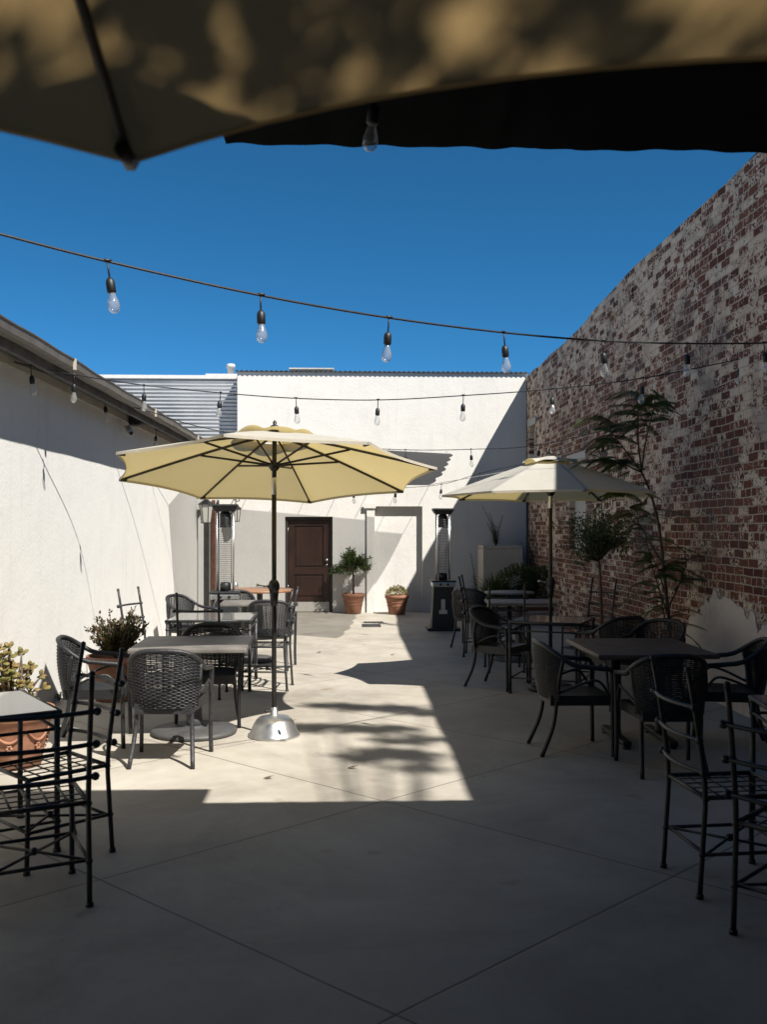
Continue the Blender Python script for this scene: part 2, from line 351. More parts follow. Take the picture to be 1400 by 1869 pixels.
def tag(o, label=None, cat=None, group=None, kind=None):
    if label: o['label'] = label
    if cat: o['category'] = cat
    if group: o['group'] = group
    if kind: o['kind'] = kind
    return o
def empty(name, loc, label, cat, group=None, rz=0):
    o = bpy.data.objects.new(name, None); C.objects.link(o); o.location = loc; o.rotation_euler = (0, 0, rz); o.empty_display_size = .1
    return tag(o, label, cat, group)
def kids(o): return [c for c in bpy.data.objects if c.parent == o]
def copy_tree(o, parent=None):
    c = o.copy(); C.objects.link(c); c.parent = parent
    for ch in kids(o): copy_tree(ch, c)
    return c
def spline(pts, per=8):
    pts = [Vector(p) for p in pts]; P = [pts[0]*2-pts[1]] + pts + [pts[-1]*2-pts[-2]]; out = []
    for i in range(1, len(P)-2):
        for k in range(per):
            t = k/per; a, b2, c, d = P[i-1], P[i], P[i+1], P[i+2]
            out.append(.5*((2*b2)+(c-a)*t+(2*a-5*b2+4*c-d)*t*t+(3*b2-a-3*c+d)*t**3))
    out.append(pts[-1]); return out
def R3(): 
    while True:
        v = Vector((rnd.uniform(-1,1), rnd.uniform(-1,1), rnd.uniform(-1,1)))
        if .01 < v.length < 1: return v
def plane_wall(us, vs, holes, fmap, depth):
    """wall slab with rectangular openings; fmap(u, v, d): d = 0 face side, d = depth back"""
    mb = MB(); solid = {}
    for i in range(len(us)-1):
        for j in range(len(vs)-1):
            cu, cv = (us[i]+us[i+1])/2, (vs[j]+vs[j+1])/2
            solid[i, j] = not any(h[0] < cu < h[1] and h[2] < cv < h[3] for h in holes)
    for (i, j), ok in solid.items():
        if not ok: continue
        u0, u1, v0, v1 = us[i], us[i+1], vs[j], vs[j+1]
        mb.add([fmap(u0,v0,0), fmap(u1,v0,0), fmap(u1,v1,0), fmap(u0,v1,0)], [(0,1,2,3)])
        mb.add([fmap(u0,v0,depth), fmap(u1,v0,depth), fmap(u1,v1,depth), fmap(u0,v1,depth)], [(3,2,1,0)])
        for (di, dj, a, b2) in ((-1,0,(u0,v1),(u0,v0)), (1,0,(u1,v0),(u1,v1)), (0,-1,(u0,v0),(u1,v0)), (0,1,(u1,v1),(u0,v1))):
            if not solid.get((i+di, j+dj), False):
                mb.add([fmap(*a,0), fmap(*a,depth), fmap(*b2,depth), fmap(*b2,0)], [(0,1,2,3)])
    return mb
#@@SETTING
YR = fl(565, 1118).y                                   # rear wall plane
XL, XR = -2.87, 3.60
# ------------------------------------------------------------------ ground
mb = MB(); mb.add([(-150,-150,0),(150,-150,0),(150,150,0),(-150,150,0)], [(0,1,2,3)])
tag(mb.build('ground', M['concrete']), kind='structure')

# ------------------------------------------------------------------ rear building
def rx(px): return atY(px, 1000, YR).x
def rz_(py, px=600): return atY(px, py, YR).z
dx0, dx1, dz1 = rx(520), rx(607), rz_(943)
qx0, qx1, qz1 = rx(684), rx(771), rz_(924)
topz = rz_(680, 700); xw0, xw1 = rx(433), rx(963)
rb = empty('stucco_building', (0, YR, 0), 'white stucco building across the end of the courtyard with a brown door', 'building')
def rmap(u, v, d): return Vector((u, d, v))
us = sorted([XL-.2, xw0, dx0, dx1, qx0, qx1, XR+.02]); vs = sorted([0, dz1, qz1, 3.2, topz])
holes = [(dx0, dx1, -1, dz1), (qx0, qx1, -1, qz1), (XL-.3, xw0, 3.2, 9)]
w = plane_wall(us, vs, holes, rmap, .35).build('wall', M['stucco_rear'], rb)
mb = MB(); mb.box(qx0-.03, qx1+.03, .13, .30, .002, qz1+.03); mb.build('recess_panel', M['stucco_rear'], rb)
mb = MB(); mb.box(qx0-.16, qx0-.004, -.045, .0-.002, 0.0, qz1+.05); mb.box(qx0-.22, qx0+.02, -.075, -.047, qz1-.04, qz1+.06)
mb.build('trim_strip', M['stucco_rear'], rb)
# parapet cap of corrugated sheet
n = 180; mb = MB()
def cap(u, v): return Vector((xw0-.03+(xw1-xw0+.06)*u, -.05+.5*v, topz+.018+.012*math.sin(u*n*2*PI/3)))
mb.grid(cap, n*2, 1); mb.grid(lambda u, v: cap(u, 0)-Vector((0,0,.022*v)), n*2, 1); mb.build('parapet_cap', M['iron_grey'], rb)
# door
d = MB(); d.box(dx0+.002, dx0+.055, .06, .20, .002, dz1-.002); d.box(dx1-.055, dx1-.002, .06, .20, .002, dz1-.002); d.box(dx0+.056, dx1-.056, .06, .20, dz1-.06, dz1-.002)
d.build('door_frame', M['dark_frame'], rb)
lx0, lx1, lz1 = dx0+.058, dx1-.058, dz1-.064; W = lx1-lx0
d = MB(); st = .125
for x0, x1, z0, z1, y in ((lx0, lx0+st, .21, lz1, .10), (lx1-st, lx1, .21, lz1, .10), (lx0+st+.001, lx1-st-.001, lz1-.12, lz1, .101),
                          (lx0+st+.001, lx1-st-.001, .76, .90, .101), (lx0+st+.001, lx1-st-.001, .21, .30, .101), (lx0+.002, lx1-.002, .212, lz1-.002, .128)):
    d.bbox(x0, x1, y, .17, z0, z1, .006)
for z0, z1 in ((.33, .73), (.93, lz1-.15)): d.bbox(lx0+st+.03, lx1-st-.03, .112, .14, z0, z1, .012)
dr = d.build('door', M['door_wood'], rb)
d = MB(); d.box(dx0-.06, dx1+.06, .21, .33, .001, dz1+.08); d.build('backing', M['dark_frame'], rb)
d = MB(); d.box(lx0+.01, lx1-.01, .092, .18, .012, .205); d.build('kick_plate', M['cast_grey'], dr).data.materials[0] = M['infill']
d = MB(); d.ball((lx1-.06, .065, 1.05), .03, 12); d.tube([(lx1-.06, .10, 1.05), (lx1-.06, .07, 1.05)], .012, 8); d.build('handle', M['steel'], dr)
d = MB(); d.tube([(lx1-.06, .101, .95), (lx1-.06, .09, .95)], .018, 10); d.build('lock', M['steel'], dr)
for z in (.45, 1.6):
    d = MB(); d.tube([(lx0-.002, .094, z), (lx0-.002, .094, z+.1)], .009, 8); d.build('hinge', M['steel'], dr)
# roof vents on the building
v0, v1 = rx(527), rx(606)
vt = MB(); vt.box(v0, v1, .6, 1.6, topz-.25, topz+.15); vt.box(v0-.03, v1+.03, .56, 1.64, topz+.152, topz+.18); vt.box(rx(562), v1-.05, .585, .599, topz+.09, topz+.125)
vt.build('roof_vent', M['infill'], rb)
# ------------------------------------------------------------------ corrugated building behind on the left
YC = YR+.5; cb_ = empty('corrugated_building', (0, YC, 0), 'building clad in horizontal corrugated metal with a white roof pipe', 'building')
cz1 = atY(330, 687, YC).z; cx0, cx1 = -6.6, atY(432, 700, YC).x
mb = MB(); per = .077
prof = []
z = .3
while z < cz1-.04:
    prof.append((z, -.014*math.cos(2*PI*z/per))); z += per/8
vs_ = []; fs_ = []
for i, (z, y) in enumerate(prof): vs_ += [(cx0, y, z), (cx1, y, z)]
fs_ = [(2*i, 2*i+1, 2*i+3, 2*i+2) for i in range(len(prof)-1)]
mb.add(vs_, fs_, True); mb.build('cladding', M['sheet'], cb_)
mb = MB(); mb.box(cx0, cx1+.02, -.05, 2.5, cz1-.05, cz1+.02); mb.box(atY(375, 685, YC).x, cx1, -.03, .4, cz1+.022, cz1+.055); mb.build('roof_edge', M['white_plastic'], cb_)
mb = MB(); mb.box(cx0, cx1, .03, 2.4, 0, cz1-.06); mb.build('wall_core', M['infill'], cb_)
px_ = atY(421, 680, YC+.4).x
mb = MB(); mb.lathe([(.068, cz1-.1), (.068, cz1+.24), (.09, cz1+.24), (.09, cz1+.31), (.07, cz1+.325)], 16, (px_, .4, 0)); mb.build('vent_pipe', M['white_plastic'], cb_)

# ------------------------------------------------------------------ left building
lb = empty('low_stucco_building', (XL, 0, 0), 'long low white stucco building with a dark eave and gutter beside the courtyard', 'building')
def lmap(u, v, d): return Vector((-d, u, v))
Y0, Y1 = -6.0, YR-.01
dy0, dy1 = 18.45, 19.2
w = plane_wall([Y0, dy0, dy1, Y1], [0, 2.05, 3.10], [(dy0, dy1, -1, 2.05)], lmap, .3)
w.build('wall', M['stucco'], lb)
mb = MB(); mb.box(.002, .035, Y0, YR-.02, 3.06, 3.14); mb.build('trim_board', M['trim'], lb)
mb = MB(); mb.box(-.3, .30, Y0, YR-.03, 3.142, 3.165); mb.build('soffit', M['fascia'], lb)
mb = MB()
for k in range(7): mb.box(.225, .272, Y0+k*3.6, min(Y0+k*3.6+3.594, YR-.04), 3.06, 3.215)
mb.build('fascia', M['fascia'], lb)
def gut(u, v):
    y = Y0+(YR-.05-Y0)*u; wob = .003*math.sin(y*5.1)+.002*math.sin(y*2.3+1)
    a = [(.275, 3.19), (.275, 3.14), (.30, 3.125), (.37, 3.125), (.395, 3.14), (.402, 3.20), (.412, 3.207), (.412, 3.215), (.396, 3.215), (.386, 3.15)]
    x, zz = a[round(v*9)]; return Vector((x+wob, y, zz+wob*.8))
mb = MB(); mb.grid(gut, 130, 9, False); g_ = mb.build('gutter', M['gutter'], lb)
for y in (5.0, 8.75, 12.4, 15.9):
    s_ = MB(); s_.box(.40, .422, y, y+.035, 3.12, 3.22); s_.build('gutter_strap', M['trim'], g_)
mb = MB(); nr = 260
mb.grid(lambda u, v: Vector((.34-5.4*v, Y0+(YR-.05-Y0)*u, 3.232+2.6*v+.012*math.sin(u*25.0/.076*PI*.25))), nr*3, 2); mb.build('roof', M['sheet'], lb)  # unseen slope, pitched up steeply to block sky light from the left
mb = MB(); mb.box(-5.0, -4.8, Y0, YR-.05, 0, 5.5); mb.box(-4.79, -.31, Y0, Y0+.2, 0, 3.1); mb.build('back_wall', M['stucco'], lb)
# dark timber door in the left wall
mb = MB(); mb.box(-.2, -.10, dy0+.003, dy0+.08, .002, 2.04); mb.box(-.2, -.10, dy1-.08, dy1-.003, .002, 2.04); mb.box(-.2, -.10, dy0+.081, dy1-.081, 1.96, 2.04)
mb.build('door_frame', M['dark_frame'], lb)
mb = MB(); mb.box(-.17, -.13, dy0+.09, dy1-.09, .01, 1.95); dd = mb.build('door', M['dark_frame'], lb)
# rear wall, left end: timber post, dark boxes standing in for a door opening
wx0, wx1 = rx(369), rx(393)
mb = MB(); mb.box(wx0-.05, wx0+.14, -.06, -.003, .02, 2.25); mb.build('dark_strip', M['dark_frame'], rb)
mb = MB(); mb.box(wx0+.19, wx0+.255, -.05, -.003, .05, 2.25); mb.build('timber_post', M['rusty'], rb)
mb = MB(); mb.box(wx0+.30, wx0+.335, -.05, -.003, .05, 2.25); mb.build('dark_strip', M['dark_frame'], rb)
# floodlight and camera under the eave
p = atX(247, 769, XL+.12)
fl_ = empty('floodlight', (XL, p.y, 0), 'small black box floodlight fixed high under the eave of the white wall', 'floodlight')
mb = MB(); mb.bbox(.05, .20, -.09, .09, p.z-.06, p.z+.06, .01); mb.build('housing', M['black'], fl_); mb = MB(); mb.tube([(.03,0,p.z),(.055,0,p.z)], .03, 10); mb.build('bracket', M['black'], fl_)
p2 = atX(236, 785, XL+.12)
sc_ = empty('security_camera', (XL, p2.y, 0), 'small white security camera pointing down below the black floodlight', 'camera')
mb = MB(); mb.tube([(.09,.05,p2.z+.03),(.16,-.10,p2.z-.05)], .036, 12); mb.build('camera_body', M['white_plastic'], sc_)
mb = MB(); mb.tube([(.155,-.09,p2.z-.045),(.163,-.107,p2.z-.054)], .025, 12); mb.build('lens', M['black'], sc_)
mb = MB(); mb.tube([(.03,.05,p2.z+.05),(.09,.05,p2.z+.03)], .012, 8); mb.build('mount', M['white_plastic'], sc_)

# ------------------------------------------------------------------ brick wall on the right
bw = empty('brick_wall', (XR, 0, 0), 'tall old red brick wall with worn white paint along the right side', 'wall')
tops = [(YR, atX(966, 685, XR).z), (atX(1050, 607, XR).y, atX(1050, 607, XR).z), (atX(1140, 503, XR).y, atX(1140, 503, XR).z), (atX(1240, 414, XR).y, atX(1240, 414, XR).z), (atX(1399, 263, XR).y, atX(1399, 263, XR).z), (5.0, atX(1399, 263, XR).z+.04), (-6.0, 5.15)]
def topz_at(y):
    for (a, za), (b2, zb) in zip(tops, tops[1:]):
        if b2 <= y <= a: return za+(zb-za)*(a-y)/(a-b2)
    return tops[0][1] if y > YR else tops[-1][1]
w1 = (atX(1069, 850, XR).y, atX(1040, 850, XR).y, 1.35, atX(1055, 843, XR).z)
w2 = (18.35, 18.95, 2.3, atX(976, 775, XR).z)
ys = sorted(set([-6.0, w1[0], w1[1], w2[0], w2[1], YR+.34] + [-6.0+1.0*k for k in range(1, 26) if -6+k < YR]))
ncol = len(ys)
def bmap(u, v, d):
    z = v
    if v > 4.0: z = topz_at(u) + .012*math.sin(u*9)+.01*math.sin(u*23)
    return Vector((d, u, z))
mb = plane_wall(ys, sorted([0, w1[2], w1[3], w2[2], w2[3], 4.5]), [w1, w2], bmap, .4)
mb.build('wall', M['brick'], bw)
for (a, b2, z0, z1) in (w1, w2):
    mb = MB(); mb.box(.09, .2, a-.03, b2+.03, z0-.03, z1+.03); mb.build('blocked_window', M['infill'], bw)
    mb = MB(); mb.bbox(-.03, .02, a-.12, b2+.12, z1+.003, z1+.14, .01); mb.build('lintel', M['infill'], bw)
# low flat arch relieving lintels visible near the top
for (pa, pb) in (((1112, 538), (1148, 505)),):
    a = atX(*pa, XR); b2 = atX(pb[0]+6, pb[1]+30, XR)
    mb = MB()
    for k in range(9):
        t = k/8; y = a.y+(b2.y-a.y)*t; mb.bbox(-.014, .03, y-.05, y+.05, a.z-.33, a.z-.18, .006)
    mb.build('brick_arch', M['brick'], bw)
# plaster patch
pp = [(1247,1172),(1252,1150),(1258,1128),(1277,1119),(1283,1104),(1290,1094),(1298,1097),(1303,1071),(1311,1092),(1325,1090),(1340,1098),(1348,1108),(1358,1113),(1364,1132),(1369,1112),(1378,1122),(1384,1158),(1392,1140),(1400,1138),(1440,1150),(1500,1140)]
poly = [atX(x, y, XR-.012) for x, y in pp]
poly = [Vector((-.012, q.y, q.z)) for q in poly]
poly2 = []
for a, b2 in zip(poly, poly[1:]):
    for k in range(4):
        q = a.lerp(b2, k/4); poly2.append(q+Vector((0, rnd.uniform(-.02,.02), rnd.uniform(-.025,.025))) if k else q)
poly2.append(poly[-1])
pv = []; pf = []
for q in poly2:
    pv += [q, Vector((q.x, q.y, 0.0)), Vector((.01, q.y, q.z))]
for i in range(len(poly2)-1): pf += [(3*i, 3*i+1, 3*i+4, 3*i+3), (3*i+2, 3*i, 3*i+3, 3*i+5)]
mb = MB(); mb.add(pv, pf); mb.build('plaster_patch', M['stucco_patch'], bw)
# downpipe in the corner
mb = MB(); mb.tube([(rx(962), YR-.07, 0), (rx(962), YR-.07, rz_(695))], .022, 10)
tag(mb.build('downpipe', M['black']), 'thin black downpipe in the corner where white building meets brick wall', 'pipe')
mb = MB(); mb.tube([(rx(964)-.02, YR-.20, 0), (rx(964)-.02, YR-.20, 2.25)], .055, 12)  # upright black cylinder stands in for the dark gap at the corner
mb.lathe([(.075, 2.2), (.085, 2.3), (.085, 2.34)], 12, (rx(964)-.02, YR-.20, 0))
tag(mb.build('dark_gap_column', M['black']), 'black upright standing in for the dark gap in the far corner behind shrubs', 'pipe')

# ------------------------------------------------------------------ cream planter box and brick bed at the far right
cx0, cx1 = atY(882, 1000, 18.3).x, atY(955, 1000, 18.3).x; cz = atY(915, 996, 18.3).z
mb = MB(); mb.bbox(cx0, cx1, 18.3, YR-.26, 0, cz-.06, .015); mb.bbox(cx0, cx0+.06, 18.3, YR-.26, cz-.058, cz, .01); mb.bbox(cx1-.06, cx1, 18.3, YR-.26, cz-.058, cz, .01)
mb.bbox(cx0+.062, cx1-.062, 18.302, 18.36, cz-.058, cz, .01)
pbx = tag(mb.build('planter_box', M['stucco_cream']), 'tall cream plastered planter box against the white end wall', 'planter')
mb = MB(); mb.box(cx0+.062, cx1-.062, 18.362, YR-.28, cz-.05, cz-.03); mb.build('soil', M['soil'], pbx)
bx0 = atY(858, 1100, 16.9).x
mb = MB(); mb.box(bx0, XR-.01, 16.75, 16.95, 0, .34); mb.box(bx0, bx0+.2, 16.952, YR-.02, 0, .34)
bd = tag(mb.build('planting_bed', M['brick']), 'low brick edged planting bed filled with shrubs in the far right corner', 'planter')
mb = MB(); mb.box(bx0+.201, XR-.011, 16.951, 18.29, .02, .28); mb.build('soil', M['soil'], bd)
# drain cover
p = fl(678, 1142)
mb = MB(); 
for k in range(6): mb.box(p.x-.14, p.x+.14, p.y-.22+k*.075, p.y-.18+k*.075, .003, .012)
mb.box(p.x-.16, p.x-.142, p.y-.24, p.y+.25, .003, .013); mb.box(p.x+.142, p.x+.16, p.y-.24, p.y+.25, .003, .013); mb.box(p.x-.14,p.x+.14,p.y-.22,p.y+.24,.001,.003)
tag(mb.build('drain_cover', M['iron_grey']), 'small dark slotted drain cover in the pavement before the far recess', 'drain cover')
# ------------------------------------------------------------------ unseen building behind the viewer, added to darken the near floor
eb = empty('added_near_building', (0, -3.2, 0), 'unseen plain brick building added to shade the near end of the courtyard', 'building')
mb = MB(); mb.box(-7, XR-.03, -.3, 0, 0, 8.5); mb.build('wall', M['brick'], eb)
mb = MB(); mb.box(-.6, .6, .004, .05, .01, 2.1); mb.build('door', M['door_wood'], eb)
# ------------------------------------------------------------------ patio roof over the near end
er = (255-266)/(430-1400)
ya, za = 3.88, 3.247
pr = empty('patio_roof', (XR, 2.4, 3.25), 'dark corrugated patio roof crossing the top of the view beyond the near umbrella', 'roof')
def sheet(x0, x1, y0, y1, z0, z1, amp=.012, per=.09):
    mb = MB(); nn = int((x1-x0)/per*6)
    top = lambda u, v: Vector((x0+(x1-x0)*u-XR, y0+(y1-y0)*v-2.4, z0+(z1-z0)*v-3.25+amp*math.sin(2*PI*(x1-x0)*u/per)+.004*math.sin(u*31)))
    mb.grid(top, nn, 4); mb.grid(lambda u, v: top(1-u, v)-Vector((0,0,.006)), nn, 4)
    mb.grid(lambda u, v: top(u, 1)-Vector((0,0,.006*v)), nn, 1); mb.grid(lambda u, v: top(u, 0)-Vector((0,0,.006*(1-v))), nn, 1); return mb
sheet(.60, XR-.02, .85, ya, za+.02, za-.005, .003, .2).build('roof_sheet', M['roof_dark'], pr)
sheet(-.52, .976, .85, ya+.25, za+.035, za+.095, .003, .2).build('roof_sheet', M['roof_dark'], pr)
sheet(-2.85, -1.35, -3.1, 3.2, za+.1, za+.05, .003, .2).build('roof_sheet', M['roof_dark'], pr)  # unseen left section, added to cut ambient light on the near floor
for yy in (1.0, 3.2):
    mb = MB(); mb.box(-.5-XR, -.03, yy-.04-2.4, yy+.04-2.4, .07, .17); mb.build('rafter', M['roof_dark'], pr)
#@@FURNITURE
# ------------------------------------------------------------------ furniture builders (local +Y = the way the sitter faces)
def wicker_chair(label, mat):
    t = empty('wicker_armchair', (0,0,0), label, 'chair', 'black wicker armchairs around the tables')
    def rim(a):           # a: -1..1 along the rim, arms at both ends
        s = abs(a); sg = 1 if a >= 0 else -1
        if s < .62:
            ph = s/.62*PI/2; x = sg*.265*math.sin(ph)**.78 if ph > 0 else 0; y = -.03-.25*math.cos(ph)**.7 if ph < PI/2 else -.03; z = .83-.155*(1-math.cos(ph))**1.2
        else:
            q = (s-.62)/.38; x = sg*(.265+.01*q); y = -.03+.235*q; z = .675-.025*q
        return Vector((x, y, z))
    A = .50
    def back(u, v):       # u -1..1 over the woven part, v 0 bottom .. 1 top
        top = rim(u*A); ph = u*1.05
        bot = Vector((.238*math.sin(ph)/.87, -.05-.175*math.cos(ph)-.02, .415))
        p = bot.lerp(top, v); p.y -= .018*math.sin(v*PI); return p
    def nrm(u, v):
        e = .02; du = back(min(1,u+e), v)-back(max(-1,u-e), v); dv = back(u, min(1,v+e))-back(u, max(0,v-e)); return du.cross(dv).normalized()
    mb = MB(); rows, cols = 32, 18
    for k in range(rows):
        v = (k+.5)/rows; pts = []
        for i in range(cols*2+1):
            u = -1+i/cols; pts.append(back(u, v)+nrm(u, v)*(.0055*(1 if (i//2+k) % 2 else -1) if i % 2 else 0))
        mb.tube(pts, .0066, 4, False, flat=.8)
    for i in range(cols):
        u = -1+(2*i+1)/cols; mb.tube([back(u, j/8) for j in range(9)], .0045, 4, False)
    mb.build('backrest', mat, t)
    mb = MB(); mb.tube([rim(-1+2*i/44) for i in range(45)], .019, 8); mb.build('arm_rail', mat, t)
    # seat: woven pad with an apron
    mb = MB(); n_ = 22
    def seat(u, v):
        x = (u-.5)*.46; y = -.22+.46*v; x *= .88+.12*v; z = .448-.02*math.sin(u*PI)*math.sin(v*PI)+.0035*math.sin(u*n_*PI)*math.sin(v*n_*PI)
        return Vector((x, y, z))
    mb.grid(seat, 44, 44)
    for e in range(4):
        fn = [lambda s: seat(s,0), lambda s: seat(1,s), lambda s: seat(1-s,1), lambda s: seat(0,1-s)][e]
        mb.grid(lambda u, v, fn=fn: fn(u)-Vector((0,0,.075*(1-v))), 20, 3)
    mb.grid(lambda u, v: seat(1-u, v)*1-Vector((0,0,.07)), 4, 4)
    mb.build('seat', mat, t)
    for s in (-1, 1):
        mb = MB(); pts = spline([(s*.275,.205,.65),(s*.272,.228,.62),(s*.268,.232,.45),(s*.262,.235,.2),(s*.265,.24,.0)], 4); mb.tube(pts, .0165, 8); mb.build('leg', mat, t)
        mb = MB(); pts = spline([back(s*1,1),back(s*1,.5),(s*.2,-.17,.43),(s*.205,-.20,.22),(s*.225,-.29,.0)], 4); mb.tube(pts, .0165, 8); mb.build('leg', mat, t)
        mb = MB(); pts = spline([(s*.262,.22,.44),(s*.27,.13,.56),(s*.268,.02,.55),(s*.215,-.16,.47)], 5); mb.tube(pts, .011, 6); mb.build('arm_brace', mat, t)
    return t
def iron_chair(label, mat=None):
    mat = mat or M['iron']
    t = empty('iron_chair', (0,0,0), label, 'chair', 'black iron ladder back chairs')
    bx = .205
    def post(s, z): return Vector((s*bx, -.215-.03*max(0, (.46-z)/.46)-.085*max(0, (z-.46)/.58)**1.3, z))
    for s in (-1, 1):
        mb = MB(); mb.tube([post(s, z/10*1.05) for z in range(11)], .0125, 8)
        for z in (.2, .455, .58, .73, .88): mb.ball(post(s, z), .019, 8, (1,1,.75))
        mb.ball(post(s, 1.05), .016, 8); mb.tube([post(s, .0), post(s, .02)], .018, 8)
        mb.build('leg', mat, t)
        mb = MB(); mb.tube([(s*bx,.215,.465),(s*bx*1.01,.22,.2),(s*bx*1.02,.225,0)], .0125, 8)
        for z in (.2, .445): mb.ball((s*bx*1.01,.218,z), .019, 8, (1,1,.75))
        mb.tube([(s*bx*1.02,.225,0),(s*bx*1.02,.225,.02)], .018, 8); mb.build('leg', mat, t)
    for z in (.58, .73, .88):
        mb = MB(); pts = []
        for i in range(13):
            x = -1.13+2.26*i/12; p = post(1, z); pts.append(Vector((x*bx, p.y-.035*max(0, 1-(x)**2)-.012, z)))
        mb.tube(pts, .0105, 8); mb.ball(pts[0], .020, 8); mb.ball(pts[-1], .020, 8); mb.build('rail', mat, t)
    mb = MB(); z = .46
    c = [(-bx,-.215,z),(bx,-.215,z),(bx,.215,z),(-bx,.215,z)]
    for i in range(4): mb.tube([c[i], c[(i+1) % 4]], .0115, 8)
    mb.build('seat_frame', mat, t)
    mb = MB()
    for i in range(1, 5):
        q = -bx+2*bx*i/5; mb.tube([(q,-.21,z+.003),(q,.21,z+.003)], .0065, 5, flat=.5); q2 = -.215+.43*i/5; mb.tube([(-bx,q2,z-.003),(bx,q2,z-.003)], .0065, 5, flat=.5)
    mb.build('seat_lattice', mat, t)
    mb = MB()
    for i in range(4):
        a, b2 = Vector(c[i]), Vector(c[(i+1) % 4]); a.z = b2.z = .2; a.x *= 1.01; b2.x *= 1.01; mb.tube([a, b2], .009, 8)
    a, b2 = Vector((-bx,-.215,.2)), Vector((bx,.215,.2)); mb.tube([a, b2], .007, 6); mb.tube([(bx,-.215,.2),(-bx,.215,.212)], .007, 6); mb.ball((0,0,.206), .02, 8)
    mb.build('stretcher', mat, t); return t
def iron_table(label, size=.75, h=.745):
    t = empty('iron_table', (0,0,0), label, 'table', 'square iron tables with shiny tops')
    a = size/2
    mb = MB(); mb.bbox(-a+.008, a-.008, -a+.008, a-.008, h-.014, h, .003); mb.build('tabletop', M['glass_top'], t)
    mb = MB(); c = [(-a,-a),(a,-a),(a,a),(-a,a)]
    for i in range(4):
        p, q = c[i], c[(i+1) % 4]; mb.tube([(*p, h-.012),(*q, h-.012)], .014, 8); mb.tube([(p[0]*.97,p[1]*.97,h-.10),(q[0]*.97,q[1]*.97,h-.10)], .009, 8)
    mb.build('frame', M['iron_grey'], t)
    for p in c:
        mb = MB(); x, y = p[0]*.97, p[1]*.97; mb.tube([(x,y,h-.02),(x,y,0)], .0155, 8)
        for z in (h-.10, h-.03, .16): mb.ball((x,y,z), .023, 8, (1,1,.7))
        mb.tube([(x,y,0),(x,y,.02)], .021, 8); mb.build('leg', M['iron_grey'], t)
    mb = MB()
    for i in range(4):
        p, q = c[i], c[(i+1) % 4]; mb.tube([(p[0]*.97,p[1]*.97,.16),(q[0]*.97,q[1]*.97,.16)], .008, 8)
    mb.build('stretcher', M['iron_grey'], t); return t
def pedestal_table(label, sx, sy, top, h=.755, disc=True, mat_top=None):
    t = empty('pedestal_table', (0,0,0), label, 'table', 'pedestal tables in the courtyard')
    mb = MB(); mb.bbox(-sx/2, sx/2, -sy/2, sy/2, h-.038, h, .012); mb.build('tabletop', top, t)
    if disc:
        mb = MB(); mb.lathe([(.30,0),(.345,.004),(.352,.025),(.34,.042),(.12,.052),(.075,.056),(.07,.07)], 40); mb.build('base', M['cast_grey'], t)
        mb = MB(); mb.lathe([(.068,.057),(.066,.12),(.062,.13),(.062,h-.06),(.13,h-.055),(.13,h-.039)], 20); mb.build('pedestal', M['cast_grey'], t)
    else:
        for x in (-.18, .18):
            mb = MB(); mb.lathe([(.045,.06),(.04,.09),(.038,h-.06),(.10,h-.055),(.10,h-.039)], 16, (x,0,0)); mb.build('pedestal', M['black'], t)
            mb = MB(); mb.bbox(x-.035, x+.035, -.33, .33, .02, .062, .012)
            for y in (-.29, .29): mb.lathe([(.035,0),(.035,.02)], 10, (x,y,0))
            mb.build('base', M['black'], t)
    return t
def place(o, x, y, deg=0, z=0): o.location = (x, y, z); o.rotation_euler = (0, 0, math.radians(deg)); return o

used = {}
def wick(label, x, y, fx, fy, mat='wicker'):
    if mat not in used: used[mat] = o = wicker_chair(label, M[mat])
    else: o = copy_tree(used[mat])
    o['label'] = label; return place(o, x, y, math.degrees(math.atan2(-fx, fy)))
def irch(label, x, y, fx, fy, mat='iron'):
    k = 'chair_'+mat
    if k not in used: used[k] = o = iron_chair(label, M[mat])
    else: o = copy_tree(used[k])
    o['label'] = label; return place(o, x, y, math.degrees(math.atan2(-fx, fy)))
def irtab(label, x, y, deg, s=1.0):
    if 'irtab' not in used: used['irtab'] = o = iron_table(label)
    else: o = copy_tree(used['irtab'])
    o['label'] = label; o.scale = (s, s, 1); return place(o, x, y, deg)

# left side
irtab('iron table with shiny grey top at the left edge before the jade plant', -2.03, 5.22, 33)
irch('iron ladder back chair tucked in at the far corner of the left edge table', -1.555, 5.08, -.72, -.69)
irch('nearest iron ladder back chair at lower left with its back to the camera', -1.45, 4.50, -.43, .90)
place(pedestal_table('square grey topped table on a round grey disc base beside the open umbrella', .92, .92, M['stone_top']), -1.27, 8.02, 2)
wick('charcoal wicker armchair facing away in front of the grey disc base table', -1.31, 7.12, .03, 1, 'wicker_grey')
wick('wicker armchair at the left of the grey disc base table before the leafy terracotta planter', -2.0, 7.72, 1, .12)
wick('wicker armchair hidden behind the grey disc base table', -1.2, 8.44, .05, -1)
irtab('iron table with a shiny top behind the grey disc base table', -1.45, 10.45, 1, 1.16)
irch('thin iron chair standing between the disc base table and the shiny table behind it', -1.47, 9.80, .02, 1, 'iron')
irch('iron chair seen side on between the shiny table and the umbrella pole', -.86, 10.25, -1, .08, 'iron_grey')
irch('iron chair by the white left wall, its ladder back above the shrub', -2.05, 10.25, .95, -.3, 'iron_grey')
wick('wicker armchair facing right close to the white left wall and the dark door opening', -2.0, 12.35, .9, -.45, 'wicker_grey')
wick('wicker armchair facing away beside the umbrella pole in front of the brown door', -.93, 11.75, .05, 1, 'wicker_grey')
wick('wicker armchair facing the camera in front of the round wooden table', -1.52, 13.0, .1, -1, 'wicker_grey')
place(pedestal_table('small grey topped table between the far left wicker armchairs', .62, .62, M['stone_top']), -1.30, 12.35, 3)
